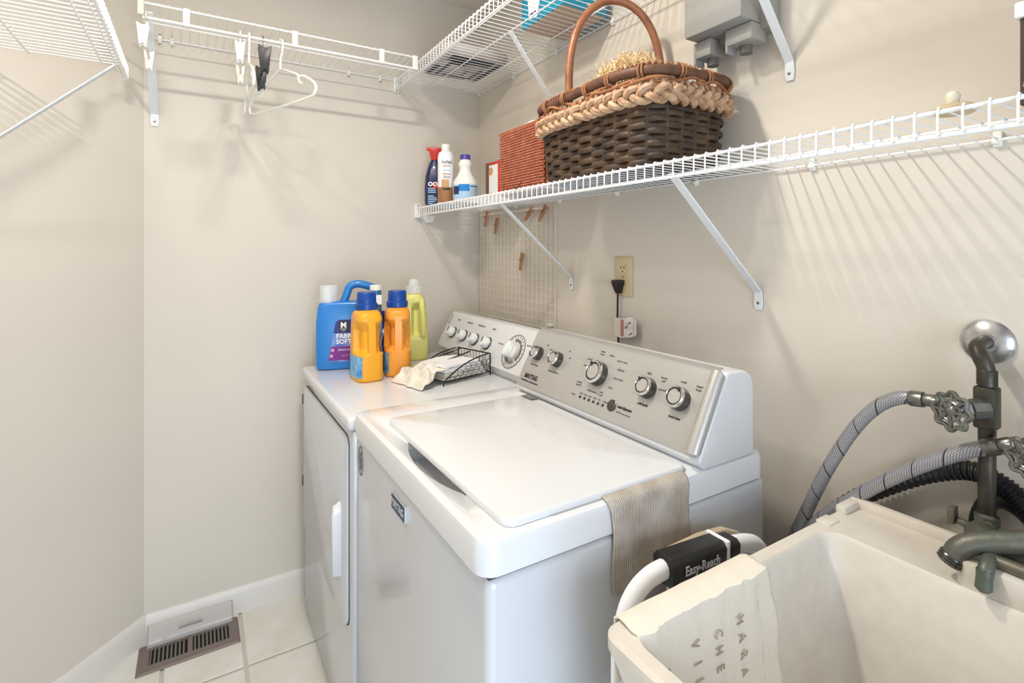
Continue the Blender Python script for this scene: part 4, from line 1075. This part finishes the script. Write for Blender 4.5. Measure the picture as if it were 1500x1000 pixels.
mb = MB(); mb.box(SX0+.004, SX1-.004, SY1-.016, SY1, SZ-.003, SZ+.016); mb.box(SX0+.002, SX0+.020, -.150, SY1-.006, SZ-.003, SZ+.013)
mb.build('back_lip', 'sink', sk, bevel=.004, world=True)
MB().box(SX0+.002, SX0+.026, -.215, -.180, SZ-.002, SZ+.004).build('rim_notch_block', 'sink', sk, bevel=.003, world=True)
MB().prism([(1.852, -.210), (1.862, -.216), (2.2, -.216), (2.2, -.12), (1.852, -.12)], lambda u, v, w: Vector((u, v, w)), SZ-.002, SZ+.036).build('faucet_deck', 'sink', sk, bevel=.004, world=True)
for a, b in ((SX0+.05, SY0+.05), (SX1-.05, SY0+.05), (SX0+.05, SY1-.05), (SX1-.05, SY1-.05)):
    MB().loft([[Vector((a+dx*s_, b+dy*s_, z)) for dx, dy in ((-1,-1),(1,-1),(1,1),(-1,1))] for z, s_ in ((0, .014), (.52, .02))]).build('leg', 'plast', sk, smooth=False, bevel=.003, world=True)
MB().lathe([(.03, .516), (.03, .519), (.022, .519), (.02, .5165)], ((SX0+SX1)/2, -.46, 0), 24).build('drain', 'chrome', sk, world=True)
dkp = MB().box(1.600, 1.616, -.62, -.58, .66, .70).build('stool_hinge_block', 'black', bevel=.003)

# linen towel over the left rim
mb = MB(); na, nb = 60, 46
def towpt(u, v):
    y = -.672+.262*v
    A_, B_, C_ = .085, .036, .34
    s_ = u*(A_+B_+C_)
    wr = .006*noise(Vector((u*6, v*7, 2)))+.004*noise(Vector((u*13, v*15, 8)))
    lump = .012*max(0, noise(Vector((u*3+2, v*5, 4))))
    if s_ < A_: return Vector((SX0-.003+wr*.1, y, SZ-.001-(A_-s_)))
    if s_ < A_+B_:
        a = (s_-A_)/B_; return Vector((SX0-.003+a*.036, y-.004*a, SZ+.001+.003*sin(a*pi)+wr*.25))
    d_ = s_-A_-B_; x_in = 1.689+.060*(d_/.34); dy = .02*(d_/.34)*(1-2*v)
    return Vector((x_in+.003+abs(wr)+lump*max(0, 1-d_/.12), y+dy*.5+.003*sin(d_*30)*v, SZ+.002-d_))
for a in range(na+1):
    for b in range(nb+1): mb.v.append(towpt(a/na, b/nb))
w = nb+1
for a in range(na):
    for b in range(nb): mb.f.append((a*w+b, a*w+b+1, (a+1)*w+b+1, (a+1)*w+b))
tw_ = thing('linen_towel', 'cream printed linen towel hung over the sink rim', 'towel', (1.68, -.54, SZ))
to = mb.build('cloth', 'towel', tw_, world=True); md = to.modifiers.new('thick', 'SOLIDIFY'); md.thickness = .0025; md.offset = 1
def tow_surface(d_, v): 
    p = towpt((.085+.036+d_)/(.085+.036+.34), v); return p+Vector((.0048, 0, 0))
cols = [(.13, 'OET CI'), (.34, 'VILLY ATI'), (.50, 'CHELLES II'), (.68, 'MARAIS VIN')]
for v, s_ in cols:
    for i, ch in enumerate(s_):
        if ch == ' ': continue
        d_ = .040+i*.0215+(.01 if v < .3 else 0)
        text('print_letter', ch, .021 if v > .3 else .015, tow_surface(d_, v), (0, 0, -1), (0, 1, 0), 'towelprint', tw_, True, ext=.0003, sx=.8)
sm = [tow_surface(.012+.3*i/24, .86)-Vector((.0025, 0, 0)) for i in range(25)]
MB().tube(sm, .0016, 6).build('seam', 'napkin', tw_, world=True)

# ------------------------------------------------------------------ folded step stool between washer and sink
ss = thing('step_stool', 'folded white step stool with black grip between washer and sink', 'stool', (1.59, -.45, 0))
arch = smooth_path([(1.588, -.604, .0), (1.588, -.602, .30), (1.588, -.600, .70), (1.588, -.597, .765), (1.588, -.584, .806), (1.588, -.555, .830), (1.588, -.51, .837), (1.588, -.42, .831), (1.588, -.33, .822), (1.588, -.275, .802), (1.588, -.245, .75), (1.588, -.235, .66), (1.588, -.225, .3), (1.588, -.215, 0)], 5)
MB().tube(arch, .0155, 12, sq=.85).build('tube_frame', 'white', ss, world=True)
mb = MB(); mb.loft([[Vector((1.588+a, y_, z+b)) for a, b in ((-.02, -.024), (.02, -.024), (.022, .014), (.014, .023), (-.014, .023), (-.022, .014))] for y_, z in ((-.512, .837), (-.384, .828))])
gr = mb.build('grip', 'black', ss, bevel=.003, world=True)
mb = MB(); mb.loft([[Vector((1.588+a, y_, z+b)) for a, b in ((-.018, -.019), (.018, -.019), (.020, .012), (.012, .019), (-.012, .019), (-.020, .012))] for y_, z in ((-.378, .827), (-.345, .824))])
mb.build('grip_end', 'black', ss, bevel=.003, world=True)
MB().box(1.566, 1.610, -.385, -.377, .806, .852).build('white_clip', 'white', gr, smooth=False, bevel=.002, world=True)
text('lettering', 'Easy-Reach', .0205, (1.6112, -.447, .834), (0,1,-.06), (0,0,1), 'silver', gr, True, sx=.9, bold=.0004)
for z in (.22, .48): MB().box(1.572, 1.604, -.60, -.228, z-.012, z+.012).build('step_tread', 'plast', ss, bevel=.004, world=True)
mb = MB(); mb.prism([(-.46, .3), (-.26, .3), (-.255, .77), (-.275, .812), (-.32, .832), (-.38, .838), (-.46, .836)], lambda u, v, w: Vector((w, u, v)), 1.545, 1.560); mb.build('tan_panel', 'tan', ss, bevel=.004, world=True)
dkp.parent = ss; dkp.location = -Vector(ss.location)

# ------------------------------------------------------------------ supply pipes, valves, hoses
def supply(dx, dz, label, name='supply_pipe'):
    t = thing(name, label, 'pipe', (1.846+dx, -.07, .88), 0, 'supply pipes behind the sink')
    o = Vector((dx, 0, dz))
    P = lambda x, y, z: Vector((x, y, z))+o
    MB().lathe([(.0365, 0), (.0365, .003), (.033, .007), (.022, .012), (.016, .013), (.0135, .016)], P(1.826, 0, 1.178), 36, (0,-1,0)).build('escutcheon', 'escut', t, world=True)
    el = smooth_path([P(1.826, -.004, 1.178), P(1.828, -.035, 1.178), P(1.831, -.062, 1.174), P(1.838, -.071, 1.162), P(1.844, -.072, 1.148), P(1.846, -.072, 1.132)], 5)
    MB().tube(el, .0115, 14).build('elbow', 'copper', t, world=True)
    MB().lathe([(.013, 0), (.013, .022), (.0115, .024)], P(1.846, -.072, 1.120), 18).build('coupling', 'copper', t, world=True)
    MB().box(1.832+dx, 1.860+dx, -.087, -.058, 1.052+dz, 1.118+dz).build('tee', 'copper', t, bevel=.004, world=True)
    MB().tube([P(1.846, -.072, 1.13), P(1.846, -.072, 1.055)], .0115, 14).build('riser', 'copper', t, world=True)
    MB().tube([P(1.846, -.072, 1.056), Vector((1.846+dx, -.072, .905))], .0112, 14).build('pipe', 'copper', t, world=True)
    # valve: bonnet towards the room-left, wheel facing the camera
    ax = Vector((-.72, -.62, -.12)).normalized(); vb = P(1.842, -.086, 1.083)
    va = MB(); va.lathe([(.015, -.01), (.0165, .0), (.0165, .012), (.012, .014), (.012, .022)], vb, 8, ax); va.lathe([(.014, .014), (.014, .02)], vb, 6, ax)
    va.tube([vb+ax*.004, P(1.800, -.094, 1.082), P(1.783, -.092, 1.081)], .0095, 12)
    vv = va.build('valve_body', 'iron', t, bevel=0, world=True)
    MB().tube([vb+ax*.02, vb+ax*.048], .0042, 10).build('stem', 'iron', vv, world=True)
    wx = Vector((-.35, -.93, .05)).normalized(); wc = P(1.823, -.138, 1.083); X_ = wx.cross(Vector((0,0,1))).normalized(); Z_ = X_.cross(wx)
    MB().tube([vb+ax*.03, wc+wx*.004], .0045, 10).build('stem', 'iron', vv, world=True)
    wh = MB(); rim_ = []
    for j in range(64):
        a = 2*pi*j/64; rr = .0265+.0028*cos(8*a); rim_.append(wc+X_*rr*cos(a)+Z_*rr*sin(a))
    wh.tube(rim_, .0035, 8, closed=True)
    for j in range(8):
        a = 2*pi*j/8; u = X_*cos(a)+Z_*sin(a); wh.tube([wc+u*.007+wx*.002, wc+u*.026], [.0032, .0036], 6)
    wh.lathe([(.009, -.005), (.009, .003), (.005, .006), (0, .0065)], wc, 14, wx)
    inner = []
    for j in range(28): a = 2*pi*j/28; inner.append(wc+X_*.0145*cos(a)+Z_*.0145*sin(a)+wx*.002)
    wh.tube(inner, .002, 6, closed=True)
    wh.build('hand_wheel', 'iron', t, world=True)
    return t
supply(0, 0, 'tarnished supply pipe with wheel valve and chrome wall flange')
supply(.088, -.043, 'second supply pipe with wheel valve at the right edge', 'supply_pipe')
def hose(pts, r, name, label):
    t = thing(name, label, 'hose', pts[0], 0, 'braided washer hoses')
    pa = smooth_path(pts, 8); n = 16
    mb = MB(); mb.tube(pa, r, n); ob = mb.build('braided_sleeve', 'hose', t, world=True)
    me = ob.data; uvl = me.uv_layers.new(name='UVMap'); off = root_loc(t)
    # uv: x around, y along (metres)
    L_ = [0]
    for a, b in zip(pa, pa[1:]): L_.append(L_[-1]+(b-a).length)
    for poly in me.polygons:
        for li in poly.loop_indices:
            vi = me.loops[li].vertex_index; ring = vi//n; j = vi % n
            x = j/n
            if ring < len(L_):
                vs = [me.loops[q].vertex_index % n for q in poly.loop_indices]
                if j == 0 and max(vs) == n-1: x = 1.
                uvl.data[li].uv = (x, L_[ring])
    d0 = (pa[1]-pa[0]).normalized()
    MB().lathe([(r*1.12, -.004), (r*1.15, .002), (r*1.15, .014), (r*1.05, .016)], pa[0], 16, d0).build('crimp_sleeve', 'iron', t, world=True)
    MB().lathe([(.0095, -.022), (.0105, -.02), (.0105, -.003), (.009, -.001)], pa[0], 12, d0).build('coupling_nut', 'iron', t, world=True)
    return t
hose([(1.766, -.09, 1.080), (1.735, -.09, 1.075), (1.700, -.09, 1.050), (1.661, -.09, .997), (1.613, -.09, .903), (1.573, -.088, .807), (1.546, -.085, .739), (1.50, -.075, .62), (1.46, -.07, .5)], .0115, 'braided_hose', 'grey braided hose arching down from the left valve')
hose([(1.862, -.092, 1.033), (1.83, -.095, 1.016), (1.790, -.095, .988), (1.747, -.093, .953), (1.700, -.09, .910), (1.661, -.088, .870), (1.615, -.086, .822), (1.573, -.085, .766), (1.545, -.082, .70), (1.50, -.07, .58), (1.46, -.06, .48)], .0115, 'braided_hose', 'lower grey braided hose running from the right valve behind the washer')
dh = thing('drain_hose', 'black corrugated drain hose looping behind the supply pipe', 'hose', (1.6, -.035, .8))
pa = smooth_path([(1.48, -.040, .50), (1.515, -.038, .66), (1.573, -.034, .768), (1.635, -.032, .842), (1.696, -.030, .895), (1.758, -.030, .940), (1.814, -.030, .964), (1.857, -.032, .954), (1.885, -.036, .930), (1.915, -.05, .893), (1.93, -.07, .87), (1.945, -.11, .86)], 26)
MB().tube(pa, [.0165 if (i//2) % 2 else .0138 for i in range(len(pa))], 14).build('corrugated_tube', 'rubber', dh, world=True)
gd = smooth_path([(1.826, -.030, .845), (1.822, -.028, .88), (1.832, -.028, .915), (1.853, -.03, .93), (1.88, -.032, .92), (1.905, -.034, .89)], 6)
MB().tube(gd, .0085, 10, sq=1.5).build('hose_guide', 'black', dh, world=True)
# faucet
fa = thing('faucet', 'green-tarnished brass faucet on the sink ledge', 'faucet', (1.9, -.16, SZ+.036))
FZ = SZ+.036
mb = MB(); mb.tube([(1.846, -.072, .915), (1.848, -.082, .89), (1.853, -.11, .878)], .0135, 12); mb.lathe([(.016, 0), (.016, .012)], (1.846, -.072, .903), 8); mb.build('inlet', 'brass', fa, world=True)
mb = MB(); mb.tube(smooth_path([(1.848, -.105, FZ-.002), (1.862, -.135, FZ+.002), (1.89, -.15, FZ+.004), (1.93, -.155, FZ+.004), (2.03, -.155, FZ+.004)], 5), [.02]*6+[.018]*15, 14); mb.lathe([(.022, -.03), (.022, .004), (.016, .012)], (1.862, -.135, FZ+.002), 14); mb.build('body', 'brass', fa, world=True)
spt = smooth_path([(1.968, -.150, FZ+.01), (1.963, -.150, FZ+.040), (1.94, -.157, FZ+.046), (1.908, -.175, FZ+.036), (1.874, -.192, FZ+.024), (1.856, -.203, FZ+.012), (1.848, -.208, FZ-.004)], 6)
spo = MB().tube(spt, [.0145]*len(spt), 16).build('spout', 'brass', fa, world=True)
dirn = (spt[-1]-spt[-2]).normalized()
MB().lathe([(.0155, -.002), (.0165, .0), (.0150, .002), (.0165, .004), (.0150, .006), (.0165, .008), (.0150, .010), (.0135, .011), (0, .011)], spt[-1], 20, dirn).build('threaded_tip', 'dchrome', spo, world=True)
mb = MB(); mb.tube(smooth_path([(1.878, -.15, FZ+.008), (1.885, -.195, FZ+.010), (1.888, -.220, FZ+.006), (1.888, -.2275, FZ-.006)], 5), .009, 12); mb.tube([(1.888, -.2262, FZ+.004), (1.888, -.228, FZ-.006), (1.8875, -.229, FZ-.020), (1.8875, -.229, FZ-.024)], [.0095, .009, .0098, .006], 12); mb.build('lever_handle', 'brass', fa, world=True)
mb = MB(); mb.tube([(1.845, -.11, FZ+.006), (1.822, -.115, FZ+.012)], .006, 10); mb.obox((1.817, -.116, FZ+.018), (1,0,.2), (0,0,1), .010, .026, .018); mb.build('wing_handle', 'brass', fa, bevel=.003, world=True)
mb = MB(); mb.tube([(1.885, -.196, FZ+.008), (1.94, -.198, FZ+.009), (2.02, -.198, FZ+.010)], .009, 12); mb.build('cross_bar', 'brass', fa, world=True)
